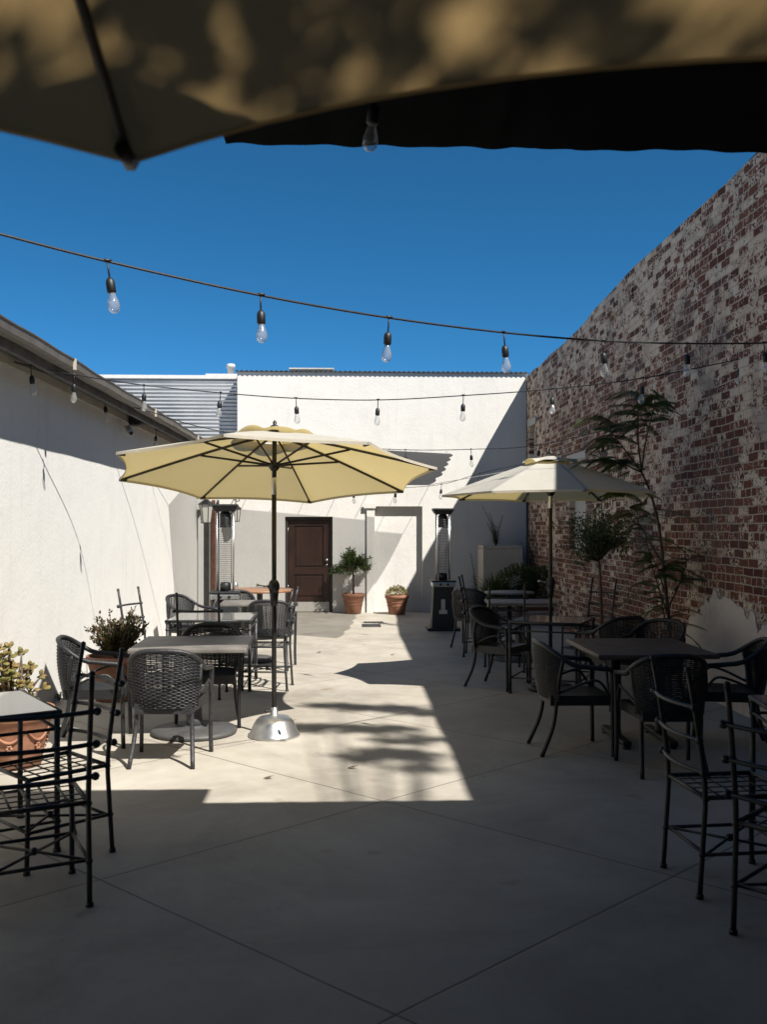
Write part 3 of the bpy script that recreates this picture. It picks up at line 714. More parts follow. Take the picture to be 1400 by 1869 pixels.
rt = empty('round_table', (fl(476, 1074, .75).x, 14.9, 0), 'round orange wooden table in front of the brown door', 'table')
mb = MB(); mb.lathe([(.50,.715),(.52,.722),(.52,.745),(.51,.752)], 48); mb.build('tabletop', M['orange_wood'], rt)
mb = MB(); mb.lathe([(.30,0),(.31,.03),(.07,.06),(.045,.09),(.045,.68),(.16,.70),(.16,.714)], 24); mb.build('pedestal', M['black'], rt)
# right side
irtab('iron table with a shiny top that the right umbrella pole passes through', 2.14, 10.0, -25, .98)
wick('wicker armchair at the left corner of the right umbrella table, facing the wall', 1.62, 10.28, .8, -.6)
wick('wicker armchair at the near right side of the right umbrella table', 2.62, 9.45, -.35, .93)
irch('iron ladder back chair beside the black heater on the right side', 1.80, 12.75, .97, -.2)
wick('wicker armchair behind the iron chair next to the black heater', 1.80, 13.75, .5, .87)
place(pedestal_table('grey topped table just behind the right umbrella pole', .86, .7, M['stone_top']), 2.22, 12.35, -3)
irch('iron ladder back chair in front of the shaded grey table', 1.87, 11.45, .05, 1)
rt2 = empty('cafe_table', (2.36, 14.0, 0), 'small dark round table before the corner shrubs', 'table')
mb = MB(); mb.lathe([(.35,.735),(.365,.74),(.365,.76),(.355,.765)], 36); mb.build('tabletop', M['stone_top'], rt2)
mb = MB(); mb.lathe([(.24,0),(.24,.03),(.05,.06),(.035,.1),(.035,.71),(.12,.72),(.12,.734)], 20); mb.build('pedestal', M['black'], rt2)
irch('iron ladder back chair against the brick wall below the round crowned tree', 2.98, 11.9, -.85, -.5)
place(pedestal_table('large dark brown square table on twin black pedestals at the right', .92, 1.08, M['dark_top'], .755, False), 2.32, 7.62, 0)
wick('wicker armchair at the left side of the dark brown table with curved legs showing', 1.72, 7.33, 1, .04)
wick('wicker armchair seen from behind at the near end of the dark brown table', 2.22, 6.72, .02, 1)
wick('wicker armchair in front of the tan plaster patch at the dark brown table', 2.98, 7.42, -.93, .25)
wick('wicker armchair at the far side of the dark brown table beside the feathery sapling', 2.78, 8.75, -.75, -.6)
irtab('iron table with a shiny top cut off by the right edge of the view', 2.62, 5.0, -8)
irch('iron ladder back chair pulled up to the table at the right edge', 1.84, 4.58, .995, .08)
irch('nearest iron ladder back chair at the lower right edge of the view', 1.93, 3.99, .72, .69)

# ------------------------------------------------------------------ umbrellas
def umbrella(name, label, cx, cy, R, zrim, rise, rot, tilt, zj, canv, base, zcrank, zhub, group, hem=.018):
    t = empty(name, (cx, cy, 0), label, 'umbrella', group)
    T = Matrix.Translation((0,0,zj)) @ Matrix.Rotation(math.radians(tilt), 4, 'X') @ Matrix.Translation((0,0,-zj))
    def rib(k, s):       # s 0..1 from the centre to the tip
        a = rot+k*PI/4; return Vector((R*s*math.cos(a), R*s*math.sin(a), zrim+rise*(1-s**1.12)))
    def cloth(k, f, s):
        p, q = rib(k, s), rib(k+1, s); m_ = p.lerp(q, f); w = 4*f*(1-f)
        inn = 1-.055*w*s**2; m_ = Vector((m_.x*inn, m_.y*inn, m_.z-.030*w*s*(1-.55*s)+.02*w*s**3)); return m_
    s0 = .17
    mb = MB()
    for k in range(8): mb.grid(lambda u, v, k=k: cloth(k, u, s0+(1-s0)*v), 8, 10)
    for k in range(8): mb.grid(lambda u, v, k=k: cloth(k, u, 1)-Vector((0,0,hem*v))*1.0 - cloth(k, u, 1).normalized()*.004*v, 8, 1)
    can = mb.xf(T).build('canopy', canv, t)
    def vent(k, f, s):
        p, q = rib(k, 0)+(rib(k, .26)-rib(k, 0))*s, rib(k+1, 0)+(rib(k+1, .26)-rib(k+1, 0))*s; m_ = p.lerp(q, f); w = 4*f*(1-f)
        return m_+Vector((0,0,.022+.034*w*s*s+.012*math.sin(k*2.1)*w*s))
    mb = MB()
    for k in range(8): mb.grid(lambda u, v, k=k: vent(k, u, v), 6, 4)
    mb.xf(T).build('vent', canv, can)
    for k in range(8):
        mb = MB(); off = Vector((0,0,-.016)); mb.tube([rib(k, s)+off for s in (.02,.2,.4,.6,.8,.985)], .0085, 6, flat=1.3); rb_ = mb.xf(T).build('rib', M['wood_rib'], t)
        mb = MB(); e = rib(k, .985); d_ = e.copy(); d_.z = 0; d_.normalize(); mb.tube([e+off-d_*.05, e+off+d_*.012], .014, 6); mb.xf(T).build('rib_tip', M['wood_rib'], rb_)
        mb = MB(); a = rot+k*PI/4; mb.tube([(.035*math.cos(a), .035*math.sin(a), zhub), rib(k, .47)+off*1.5], .0075, 6, flat=1.3); mb.xf(T).build('strut', M['pole'], t)
    mb = MB(); mb.lathe([(.022,zhub-.05),(.030,zhub-.045),(.05,zhub-.015),(.052,zhub+.012),(.03,zhub+.02)], 16); mb.xf(T).build('hub', M['pole'], t)
    mb = MB(); mb.lathe([(.045,zrim+rise-.06),(.05,zrim+rise-.02),(.04,zrim+rise+.0)], 16); mb.lathe([(.05,zrim+rise+.035),(.035,zrim+rise+.05),(.012,zrim+rise+.065),(.018,zrim+rise+.08),(.006,zrim+rise+.10)], 12); mb.xf(T).build('finial', M['pole'], t)
    mb = MB(); mb.tube([(0,0,zj+.03),(0,0,zrim+rise-.03)], .019, 12); up_ = mb.xf(T).build('upper_pole', M['pole'], t)
    mb = MB(); mb.lathe([(.021,zj-.10),(.0215,zj-.09),(.0215,zj+.03),(.02,zj+.04)], 14); mb.build('tilt_joint', M['steel'], t)
    mb = MB(); mb.lathe([(.0195,.12),(.0195,zj-.09)], 14); mb.build('pole', M['pole'], t)
    mb = MB(); mb.ball((0,-.012,zcrank), .05, 14, (.95,1,1.25)); mb.lathe([(.024,zcrank-.16),(.033,zcrank-.10),(.04,zcrank-.02)], 14); cr = mb.build('crank_housing', M['black'], t)
    mb = MB(); mb.tube([(-.045,-.02,zcrank),(-.065,-.02,zcrank),(-.07,-.02,zcrank+.005)], .011, 8); mb.tube([(-.066,-.02,zcrank),(-.12,-.045,zcrank+.012)], .008, 6); mb.ball((-.13,-.05,zcrank+.013), .014, 8); mb.build('crank_handle', M['steel'], cr)
    if base:
        mb = MB(); mb.lathe([(.205,0),(.212,.008),(.205,.02),(.19,.045),(.165,.10),(.145,.135),(.12,.155),(.06,.165),(.033,.175),(.028,.23),(.024,.235)], 40); mb.build('base', M['steel'], t)
        mb = MB(); mb.tube([(-.02,-.02,.21),(-.055,-.04,.21)], .006, 6); mb.ball((-.06,-.043,.21), .014, 8); mb.build('base_screw', M['black'], t)
    else:
        mb = MB(); mb.lathe([(.23,0),(.235,.03),(.22,.06),(.05,.075),(.03,.08),(.028,.22)], 32); mb.build('base', M['black'], t)
    return t
pb = fl(500, 1343)
UM = 'canvas market umbrellas'
umbrella('market_umbrella', 'open tan canvas umbrella tilted back on a shiny silver dome base in the sun', pb.x, pb.y, 1.34, 2.145, .345, math.radians(22.5+12), -8.5, 2.07, M['canvas'], True, 1.22, 2.215, UM)
umbrella('market_umbrella', 'open pale canvas umbrella on a crank pole half in shade before the brick wall', 2.12, 10.0, 1.15, 2.035, .40, math.radians(4), -1.0, 2.0, M['canvas'], False, 1.13, 2.08, UM)
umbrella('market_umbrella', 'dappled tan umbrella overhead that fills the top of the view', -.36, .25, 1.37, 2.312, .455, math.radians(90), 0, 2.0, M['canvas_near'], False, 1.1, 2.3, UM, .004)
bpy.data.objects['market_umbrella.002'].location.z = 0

# ------------------------------------------------------------------ shade sail by the far door
sail = empty('shade_sail', (0, 16, 2.6), 'black shade cloth awning with a scalloped edge before the white building', 'awning')
c_fr, c_rr, c_rl, c_fl_ = Vector((1.24,13.35,2.29)), Vector((2.02,18.45,3.12)), Vector((-2.6,18.55,3.35)), Vector((-2.7,15.3,2.36))
def sailf(u, v):
    a = c_fl_.lerp(c_fr, u); b2 = c_rl.lerp(c_rr, u); p = a.lerp(b2, v)
    e = max(0, (u-.80)/.20)
    p.x += e*.055*abs(math.sin(v*PI*6)) - e*.04 - .30*max(0, .3-v)*e
    p.z -= .05*math.sin(u*PI)*math.sin(v*PI)
    return p - Vector((0,16,2.6))
mb = MB(); mb.grid(sailf, 30, 70); mb.build('cloth', M['sail'], sail)
for k in range(9):
    mb = MB(); p = sailf(k/8, 1); q = Vector((p.x+rnd.uniform(-.1,.25), YR-.005-16, p.z+.12)); mb.tube([p, q], .004, 5); mb.build('lacing_cord', M['white_plastic'], sail)
for p, q in ((sailf(0,0), Vector((XL+.01, 14.0-16, 2.5-2.6))), (sailf(1,0), Vector((XR-.01, 12.6-16, 2.7-2.6)))):
    mb = MB(); mb.tube([p, q], .004, 5); mb.build('stay_cord', M['white_plastic'], sail)

# ------------------------------------------------------------------ patio heaters
def heater(label, x, y, deg):
    t = empty('patio_heater', (x, y, 0), label, 'heater', 'tall glass tube patio heaters', math.radians(deg))
    mb = MB(); mb.bbox(-.27,.27,-.24,.24,.0,.05,.012); mb.build('base', M['black'], t)
    mb = MB(); mb.add([(-.20,-.19,.05),(.20,-.19,.05),(.20,.19,.05),(-.20,.19,.05),(-.165,-.16,.72),(.165,-.16,.72),(.165,.16,.72),(-.165,.16,.72)], [(0,3,2,1),(4,5,6,7),(0,1,5,4),(1,2,6,5),(2,3,7,6),(3,0,4,7)]); bd_ = mb.build('body', M['black'], t)
    mb = MB(); mb.box(-.045,.02,-.188,-.178,.33,.52); mb.box(-.08,.055,-.192,-.182,.28,.345); mb.build('sticker', M['infill'], bd_)
    mb = MB(); mb.bbox(-.19,.19,-.19,.17,.722,.80,.015); pn = mb.build('control_panel', M['steel'], t)
    for xx in (-.055, .065):
        mb = MB(); mb.tube([(xx,-.19,.765),(xx,-.215,.765)], .02, 12); mb.build('knob', M['black'], pn)
    mb = MB(); mb.bbox(-.205,.205,-.20,.185,.80,.83,.01); mb.lathe([(.075,.83),(.075,.93),(.055,.95)], 20); mb.build('collar', M['black'], t)
    for sx in (-1,1):
        for sy in (-1,1):
            mb = MB(); mb.tube([(sx*.108,sy*.10,.83),(sx*.108,sy*.10,1.92)], .008, 8); mb.build('post', M['steel'], t)
    mb = MB(); mb.lathe([(.03,.93),(.03,1.72)], 24, caps=False); mb.build('glass_tube', M['tube'], t)
    mb = MB(); z = .95
    while z < 1.74:
        mb.tube([(-.085,-.085,z),(.085,-.085,z),(.085,.085,z),(-.085,.085,z)], .0018, 4, closed=True)
        z += .026
    for xx in (-.085, .085): mb.tube([(xx,-.087,.94),(xx,-.087,1.75)], .004, 4)
    mb.build('guard_grille', M['cast_grey'], t)
    mb = MB(); mb.lathe([(.075,1.70),(.075,1.90),(.05,1.92)], 20)
    for k in range(7): mb.lathe([(.08,1.71+k*.028),(.08,1.722+k*.028)], 20)
    mb.build('burner', M['black'], t)
    mb = MB(); mb.add([(-.125,-.12,1.92),(.125,-.12,1.92),(.125,.12,1.92),(-.125,.12,1.92),(-.17,-.16,1.985),(.17,-.16,1.985),(.17,.16,1.985),(-.17,.16,1.985)], [(0,3,2,1),(4,5,6,7),(0,1,5,4),(1,2,6,5),(2,3,7,6),(3,0,4,7)]); mb.bbox(-.175,.175,-.165,.165,1.987,2.02,.01); mb.build('hood', M['black'], t)
    return t
p = fl(809, 1150); heater('tall patio heater with black body standing right of the far recess', p.x, p.y+.05, 0)
heater('tall patio heater by the dark door opening behind the round wooden table', atY(411, 1000, 13.3).x, 13.3, 4)

# ------------------------------------------------------------------ wall lanterns
def lantern(label, p, s, arm):
    t = empty('wall_lantern', p, label, 'lantern', 'black carriage lanterns near the far left corner')
    mb = MB(); mb.lathe([(.012,.17*s),(.02,.15*s),(.10*s,.085*s),(.105*s,.075*s)], 6, smooth=False); mb.build('cap', M['black'], t)
    mb = MB()
    for k in range(6):
        a = k*PI/3; mb.tube([(.088*s*math.cos(a), .088*s*math.sin(a), .08*s), (.06*s*math.cos(a), .06*s*math.sin(a), -.15*s)], .006, 5)
    mb.lathe([(.066*s,-.16*s),(.07*s,-.15*s)], 6, smooth=False); mb.build('frame', M['black'], t)
    mb = MB(); mb.lathe([(.055*s,-.148*s),(.082*s,.074*s)], 6, smooth=False); mb.build('glass', M['lantern_glass'], t)
    mb = MB(); pts = [Vector(q) for q in arm]; mb.tube(spline(pts, 6), .009, 6); mb.build('arm', M['black'], t); return t
pl_ = atY(378, 932, 18.3)
lantern('black carriage lantern on the end of the white left wall', (XL+.19, 18.3, pl_.z), 1.5, [(0,0,.22),(0,0,.27),(-.07,0,.30),(-.17,0,.22)])
pr_ = atY(430, 936, YR-.2)
lantern('black carriage lantern hanging from a curled arm on the far white wall', (pr_.x, YR-.2, pr_.z), 1.1, [(0,0,.18),(.0,0,.26),(.05,.02,.30),(.07,.03,.25),(.02,.05,.23),(-.05,.1,.27),(-.05,.2,.30)])
#@@STRINGS
# ------------------------------------------------------------------ string lights
def bulb_meshes():
    a = MB(); a.tube([(0,0,.012),(0,0,-.085)], .0045, 6); a.lathe([(.010,-.08),(.019,-.092),(.022,-.105),(.022,-.148),(.018,-.152)], 12); a.ball((0,0,.004), .013, 8, (2.0,1,.7))
    b2 = MB(); b2.lathe([(.013,-.150),(.016,-.165),(.026,-.195),(.029,-.215),(.026,-.235),(.014,-.248),(.003,-.251)], 14)
    return a, b2
ba, bb = bulb_meshes()
sock0 = ba.build('socket', M['black']); bul0 = bb.build('bulb', M['bulb']); bul0.parent = sock0
first = [True]
def string(label, pts, bulbs, r=.0055):
    P = [Vector(p) for p in pts]; o0 = P[0]
    t = empty('string_lights', o0, label, 'string lights', 'strings of bulbs over the courtyard')
    mb = MB(); sp_ = spline([p-o0 for p in P], 10); mb.tube(sp_, r, 6); mb.build('cord', M['black'], t)
    for q in bulbs:
        # nearest point of the cord
        c = min(sp_, key=lambda s_: ((s_+o0)-Vector(q)).length)
        if first[0]: s_ = sock0; first[0] = False; s_.parent = t
        else:
            s_ = sock0.copy(); C.objects.link(s_); s_.parent = t
            b_ = bul0.copy(); C.objects.link(b_); b_.parent = s_
        s_.location = c; s_.rotation_euler = (rnd.uniform(-.12,.12), rnd.uniform(-.12,.12), rnd.uniform(0,3))
    return t
s1 = [(-40,417,4.28),(195,477,4.6),(475,539,5.0),(710,580,5.45),(920,607,5.95),(1100,622,6.5),(1255,627,7.0),(1395,626,7.5)]
P1 = [atY(*q) for q in s1] + [atX(1440, 622, XR-.01)]
string('nearest string of clear bulbs crossing the blue sky', P1, P1[1:8], .0065)
s2 = [(25,660,8.1),(55,668,8.25),(135,684,8.7),(262,703,9.4),(402,717,9.45),(540,727,9.45),(690,730,9.4),(846,722,9.3),(1008,710,9.2),(1175,690,9.0),(1350,656,8.75)]
P2 = [atY(*q) for q in s2] + [atX(1398, 647, XR-.01)]
string('second string of bulbs, from the eave past the white end wall to the bricks', P2, P2[1:11])
s3 = [(25,661,8.1),(110,692,9.6),(190,729,11.0),(275,752,11.8),(360,778,12.5),(480,800,13.2),(620,814,13.6),(740,821,13.7),(860,820,13.6),(985,812,13.2)]
P3 = [atY(*q) for q in s3] + [atX(1190, 764, XR-.01)]
string('string of bulbs running below the eave and behind the open umbrella', P3, [P3[2], P3[5], P3[6], P3[7], P3[8], P3[9]])
s4 = [(285,785,13.5),(430,850,15.0),(560,880,15.6),(645,892,16.0),(722,891,16.0),(806,884,15.8),(876,864,15.3),(951,848,14.6),(1021,830,13.8),(1102,804,12.8)]
P4 = [atY(*q) for q in s4] + [atX(1191, 766, XR-.01)]
string('farthest string of small bulbs sagging above the recess and heater', P4, [P4[0], P4[3], P4[4], P4[5], P4[6], P4[8], P4[9]], .004)
sh = [(560,122,3.55),(640,140,3.5),(688,150,3.45),(760,130,3.4),(900,80,3.3)]
Ph = [atY(*q)+Vector((0,0,.0)) for q in sh]
string('single bulb on a short cord hanging under the dark patio roof', Ph, [Ph[2]], .004)

# ------------------------------------------------------------------ plants
def pot(name, label, x, y, r, h, parts=True, swag=False, grp='terracotta pots'):
    t = empty(name, (x, y, 0), label, 'pot', grp)
    mb = MB(); rb_ = r*.68
    mb.lathe([(rb_*.9,0),(rb_,.006),(rb_+(r*.92-rb_)*.5,h*.5),(r*.93,h*.82),(r*.955,h*.83),(r,h*.85),(r*1.01,h*.93),(r,h),(r*.92,h),(r*.90,h*.9),(r*.86,h*.84)], 40, caps=False)
    mb.add([(rb_*.9*math.cos(2*PI*j/40), rb_*.9*math.sin(2*PI*j/40), 0) for j in range(40)], [tuple(reversed(range(40)))])
    rad = lambda z: rb_+(r*.93-rb_)*(z/(h*.82))
    if swag:
        mb.lathe([(rad(h*.30), h*.29),(rad(h*.30)+.008, h*.305),(rad(h*.32), h*.32)], 40, caps=False)
        for k in range(7):
            a0 = k*2*PI/7
            pts = []
            for i in range(13):
                a = a0+(i/12)*2*PI/7; z = h*(.70-.20*math.sin(i/12*PI)); pts.append(Vector((math.cos(a)*(rad(z)+.004), math.sin(a)*(rad(z)+.004), z)))
            mb.tube(pts, [.004+.007*math.sin(i/12*PI) for i in range(13)], 6)
            for j in range(6):
                a = a0+.5*2*PI/7; z = h*.40; q = j*PI/3
                mb.ball((math.cos(a+.06*math.cos(q))*(rad(z)+.003), math.sin(a+.06*math.cos(q))*(rad(z)+.003), z+.02*math.sin(q)), .012, 6)
    else:
        for z in (h*.45, h*.62): mb.lathe([(rad(z)-.001, z-.006),(rad(z)+.005, z),(rad(z)-.001, z+.006)], 40, caps=False)
    mb.build('pot_body', M['terracotta'], t)
    mb = MB(); mb.lathe([(.01, h*.88),(r*.88, h*.87)], 24, caps=False); mb.build('soil', M['soil'], t); return t
def plant(name, label, loc, cat='plant', grp=None): return empty(name, loc, label, cat, grp)
def leafy_ball(mb, c, rad, n, L, W, squash=(1,1,1), up=.3):
    for _ in range(n):
        d = R3(); q = d.normalized()*(rad*(.45+.55*rnd.random()**.5)); q = Vector((q.x*squash[0], q.y*squash[1], q.z*squash[2]))
        dd_ = (d.normalized()+R3()*.8+Vector((0,0,up))).normalized(); mb.leaf(c+q, dd_, R3(), L*rnd.uniform(.7,1.25), W*rnd.uniform(.7,1.2))
# jade plant at the left edge
p = fl(12, 1404); pot('relief_pot', 'terracotta pot with raised swags at the left edge under the shiny table', p.x, p.y+.12, .285, .41, swag=True)
jp = plant('jade_plant', 'yellow green jade plant with red tipped leaves in the swag pot', (p.x, p.y+.12, .36))
st = MB(); lf = MB()
for k in range(11):
    a = rnd.uniform(0, 2*PI); sp_ = rnd.uniform(.08,.27); top = Vector((sp_*math.cos(a), sp_*math.sin(a)*.9, rnd.uniform(.15,.50)))
    pts = spline([Vector((.03*math.cos(a),.03*math.sin(a),0)), top*.5+Vector((0,0,.05))+R3()*.03, top], 5); st.tube(pts, [.014-.009*i/(len(pts)-1) for i in range(len(pts))], 6)
    tips = [top]+[top*.72+R3()*.09 for _ in range(3)]
    for tp in tips:
        st.tube([top*.6, tp], .005, 5)
        for j in range(9):
            d = R3().normalized(); d.z = abs(d.z)*.8-.1; q = tp+d*.012
            ax = d.normalized(); x = ax.orthogonal().normalized(); y = ax.cross(x); L = rnd.uniform(.035,.055); vs_ = []
            for s, wv in ((0,.2),(.35,.8),(.7,1.0),(1,.35)):
                for an in range(6): vs_.append(q+ax*L*s+x*math.cos(an*PI/3)*.017*wv+y*math.sin(an*PI/3)*.006*wv)
            lf.add(vs_, [(i*6+n_, i*6+(n_+1) % 6, (i+1)*6+(n_+1) % 6, (i+1)*6+n_) for i in range(3) for n_ in range(6)]+[(18,19,20,21,22,23)], True)
st.build('stem', M['bark'], jp); lf.build('foliage', M['leaf_jade'], jp)
# shrub planter
p = fl(200, 1285); pot('shrub_pot', 'terracotta pot of bushy dark shrub behind the left wicker armchair', p.x, p.y+.25, .29, .44)
sh_ = plant('leafy_shrub', 'bushy dark green shrub with reddish tips in the left terracotta pot', (p.x, p.y+.25, .40), 'shrub')
st = MB(); lf = MB()
for k in range(95):
    a = rnd.uniform(0,2*PI); d = Vector((math.cos(a)*rnd.uniform(.1,1.15), math.sin(a)*rnd.uniform(.1,1.1), 1.0)).normalized(); L = rnd.uniform(.28,.50)*(1.0 if d.z > .75 else .85)
    pts = [Vector((0,0,0)), d*L*.5+R3()*.03, d*L+Vector((0,0,rnd.uniform(-.06,.05)))]; st.tube(pts, .0035, 4)
    for j in range(24):
        s = rnd.uniform(.25,1.02); q = pts[0].lerp(pts[2], s)+R3()*.02; lf.leaf(q, (d+R3()*1.1), R3(), rnd.uniform(.03,.05), .024)
st.build('stem', M['bark'], sh_); lf.build('foliage', M['leaf_red'], sh_)
# weeds at the foot of the left wall
for (px, py, hh) in ((118,1268,.16),(100,1272,.10),(132,1262,.22),(88,1280,.08)):
    q = fl(px, py); wd = plant('weed', {118:'small weed sprouting at the foot of the white left wall, middle of the tuft row',100:'low weed at the wall foot beside the triangular shadow',132:'tallest thin weed at the wall foot behind the left wicker armchair',88:'smallest weed at the wall foot near the jade pot'}[px], (max(q.x, XL+.04), q.y, 0), 'weed', 'weeds along the left wall')
    lf = MB()
    for k in range(16):
        d = Vector((rnd.uniform(-.5,.6), rnd.uniform(-.5,.5), 1)); lf.tube([Vector((0,0,0)), d*hh*.5, d*hh*rnd.uniform(.7,1.1)], [.003,.002,.001], 4)
        for j in range(3): lf.leaf(d*hh*rnd.uniform(.3,1), R3(), R3(), .03, .012)
    lf.build('foliage', M['leaf_grey'], wd)
# topiary tree
p = fl(645, 1121); pot('plain_pot', 'plain terracotta pot holding the small round tree by the brown door', p.x, p.y+.12, .225, .40)
tp = plant('topiary_tree', 'small round headed tree on a straight stem beside the brown door', (p.x, p.y+.12, .35), 'tree')
st = MB(); st.tube([(0,0,0),(.005,0,.25),(-.005,.0,.50)], [.022,.018,.016], 8); lf = MB()
for k in range(60):
    d = R3().normalized(); d.z = abs(d.z)*1.25-.45; rad = rnd.uniform(.28,.50); e = Vector((d.x*rad*1.02, d.y*rad*1.02, .60+d.z*rad*.85)); b0 = Vector((0,0,.46+.1*rnd.random()))
    st.tube([b0, b0.lerp(e,.5)+R3()*.03, e], [.008,.005,.002], 4)
    for j in range(48): q = b0.lerp(e, rnd.uniform(.45,1.03))+R3()*.045; lf.leaf(q, (e-b0).normalized()+R3()*.9, R3(), rnd.uniform(.045,.07), .021)
st.build('trunk', M['bark'], tp); lf.build('crown', M['leaf'], tp)
# small flower pot
p = fl(725, 1122); pot('flower_pot', 'terracotta pot with small flowers in front of the far recess', p.x, p.y+.12, .235, .38)
fp = plant('flowering_plant', 'low yellow green plant with orange flowers in the pot before the recess', (p.x, p.y+.12, .34))
lf = MB(); fw_ = MB()
for k in range(620):
    a = rnd.uniform(0,2*PI); r_ = .23*rnd.random()**.5; q = Vector((r_*math.cos(a), r_*math.sin(a), .02+.19*(1-(r_/.25)**2)*rnd.uniform(.5,1.1))); lf.leaf(q, R3()+Vector((0,0,.9)), R3(), .045, .016)
    if k % 12 == 0: fw_.ball(q+Vector((0,0,.03)), .013, 6)
lf.build('foliage', M['leaf_yellow'], fp); fw_.build('flower', M['orange_wood'], fp)
# far corner shrubs
def stalk(name, label, x, y, z, hts, n, mat='leaf_grey', cat='plant', grp='spiky stalks by the cream box', sp=.16, ll=.10):
    t = plant(name, label, (x, y, z), cat, grp); st = MB(); lf = MB()
    for (h_, lx, ly) in hts:
        pts = spline([(0,0,0),(lx*.3,ly*.3,h_*.5),(lx,ly,h_)], 10); st.tube(pts, [.010-.008*i/(len(pts)-1) for i in range(len(pts))], 5)
        for j in range(n):
            s = rnd.uniform(.15,1); q = pts[min(len(pts)-1, int(s*(len(pts)-1)))]; a = rnd.uniform(0,2*PI); L = ll*(1.15-.75*s)*rnd.uniform(.8,1.2)
            lf.leaf(q, Vector((math.cos(a), math.sin(a), .65)), Vector((0,0,1)), L, .017, .25)
    st.build('stem', M['bark'], t); lf.build('foliage', M[mat], t); return t
q = atY(906, 996, 18.7); stalk('spiky_plant', 'tall spiky stalks growing from the top of the cream planter box', q.x, 18.7, q.z-.05, [(.85,-.28,0),(.70,-.12,.1),(.66,.14,0),(.5,-.2,-.1),(.45,0,.1)], 150)
q = atY(865, 1100, 17.3); stalk('spiky_plant', 'single leaning spiky stalk left of the cream planter box', q.x+.06, 17.3, .25, [(1.0,-.12,0),(.6,-.05,.1)], 190)
q = atY(952, 1000, 18.4); stalk('spiky_plant', 'thin spiky stalks between the cream box and the dark corner gap', q.x+.05, 18.1, .25, [(1.5,.0,0),(1.35,.1,.05),(1.2,-.1,.0)], 110)
for (px, Y, rad, mat, lab, z) in ((905, 17.2, .36, 'leaf', 'grassy green shrub at the left of the far corner bed', .62), (945, 17.3, .33, 'leaf_dark', 'dark leafy shrub in the middle of the far corner bed', .72), (985, 17.4, .34, 'leaf_dark', 'dark leafy shrub nearest the brick wall in the far corner bed', .66)):
    q = atY(px, 1080, Y); t = plant('corner_shrub', lab, (q.x, Y, .26), 'shrub', 'shrubs in the far corner bed'); lf = MB(); st = MB()
    for k in range(9): d = R3(); d.z = abs(d.z)+.4; st.tube([(0,0,0), d*.3], [.01,.004], 5)
    if mat == 'leaf':
        for k in range(520):
            a = rnd.uniform(0,2*PI); r_ = rnd.random()*.9; d = Vector((math.cos(a)*r_, math.sin(a)*r_, 1)); lf.leaf(Vector((math.cos(a)*.28*r_, math.sin(a)*.2*r_, rnd.uniform(0,.34))), d, Vector((0,0,1)), rnd.uniform(.22,.45), .017, .35)
    else: leafy_ball(lf, Vector((0,0,z-.3)), rad, 1500, .075, .032, (1.15,.9,1.05), .2)
    st.build('stem', M['bark'], t); lf.build('foliage', M[mat], t)
mb = MB(); q = atY(1008, 1110, 12.9)
# standard tree with a round crown
def crown_cluster(mb, c, rad, n, L, W, st=None, root=None, clumps=26):
    for k in range(clumps):
        d = R3().normalized()*rnd.uniform(.35,1.0); e = c+Vector((d.x*rad[0], d.y*rad[1], d.z*rad[2]))
        if st is not None and root is not None: st.tube([root, root.lerp(e,.55)+R3()*.05, e], [.012,.008,.002], 5)
        cr_ = rnd.uniform(.10,.17)
        for j in range(n//clumps): q = e+R3()*cr_; mb.leaf(q, R3()+Vector((0,0,-.2)), R3(), L*rnd.uniform(.7,1.2), W)
tp = atY(1097, 1125, 11.6); xx = min(tp.x, XR-.35)
t = plant('standard_tree', 'small dark tree with a round crown on a bare stem against the brick wall', (xx, 11.6, 0), 'tree')
st = MB(); st.tube([(0,0,0),(.01,0,.6),(-.01,0,1.2),(-.04,0,1.38)], [.022,.02,.017,.015], 8)
lf = MB(); crown_cluster(lf, Vector((-.05,0,1.62)), (.46,.40,.33), 2200, .05, .022, st, Vector((-.03,0,1.30)), 64)
st.build('trunk', M['bark'], t); lf.build('crown', M['leaf_dark'], t)
# feathery sapling
sx = atY(1225, 1165, 9.6); X0, Yb = min(sx.x, XR-.30), 9.6
t = plant('feathery_sapling', 'tall feathery leaved sapling leaning along the brick wall beside the right umbrella', (X0, Yb, 0), 'tree')
st = MB(); lf = MB()
def wp(px, py, Y=Yb): return atY(px, py, Y)-Vector((X0, Yb, 0))
def frond(base, d, L, droop=.5):
    d = d.normalized(); side = d.cross(Vector((0,0,1))); side = side.normalized() if side.length > .05 else Vector((1,0,0)); side = Matrix.Rotation(rnd.uniform(-.75,.75), 3, d) @ side; pts = []
    for i in range(9):
        s = i/8; pts.append(base+d*L*s+Vector((0,0,-droop*L*s*s*.55)))
    st.tube(pts, [.004-.003*i/8 for i in range(9)], 4, False)
    for i in range(1, 15):
        s = i/14; k = min(7, int(s*8)); p_ = pts[k].lerp(pts[k+1], s*8-k); pl = L*.29*math.sin(PI*(.12+.80*s))**.8
        for sg in (-1, 1):
            dd_ = (side*sg+d*.55+Vector((0,0,-.22))).normalized(); m_ = p_+dd_*pl*.5; e = p_+dd_*pl+Vector((0,0,-pl*.22))
            # pinna: a comb of tiny leaflets
            for j in range(6):
                q = p_.lerp(e, (j+.6)/6); w = .0105*(1.1-.5*j/6); al = (e-p_).normalized(); ac = al.cross(Vector((0,0,1))).normalized()
                lf.add([q-ac*w, q+al*.008-ac*w*.3, q+ac*w, q-al*.008+ac*w*.3], [(0,1,2,3)])
trunk = [wp(1222,1240),wp(1224,1165),wp(1218,1095),wp(1211,1030),wp(1203,960),wp(1188,900),wp(1172,862)]
trunk[0].z = 0
st.tube(spline(trunk, 5), [.022-.012*i/30 for i in range(31)], 7)
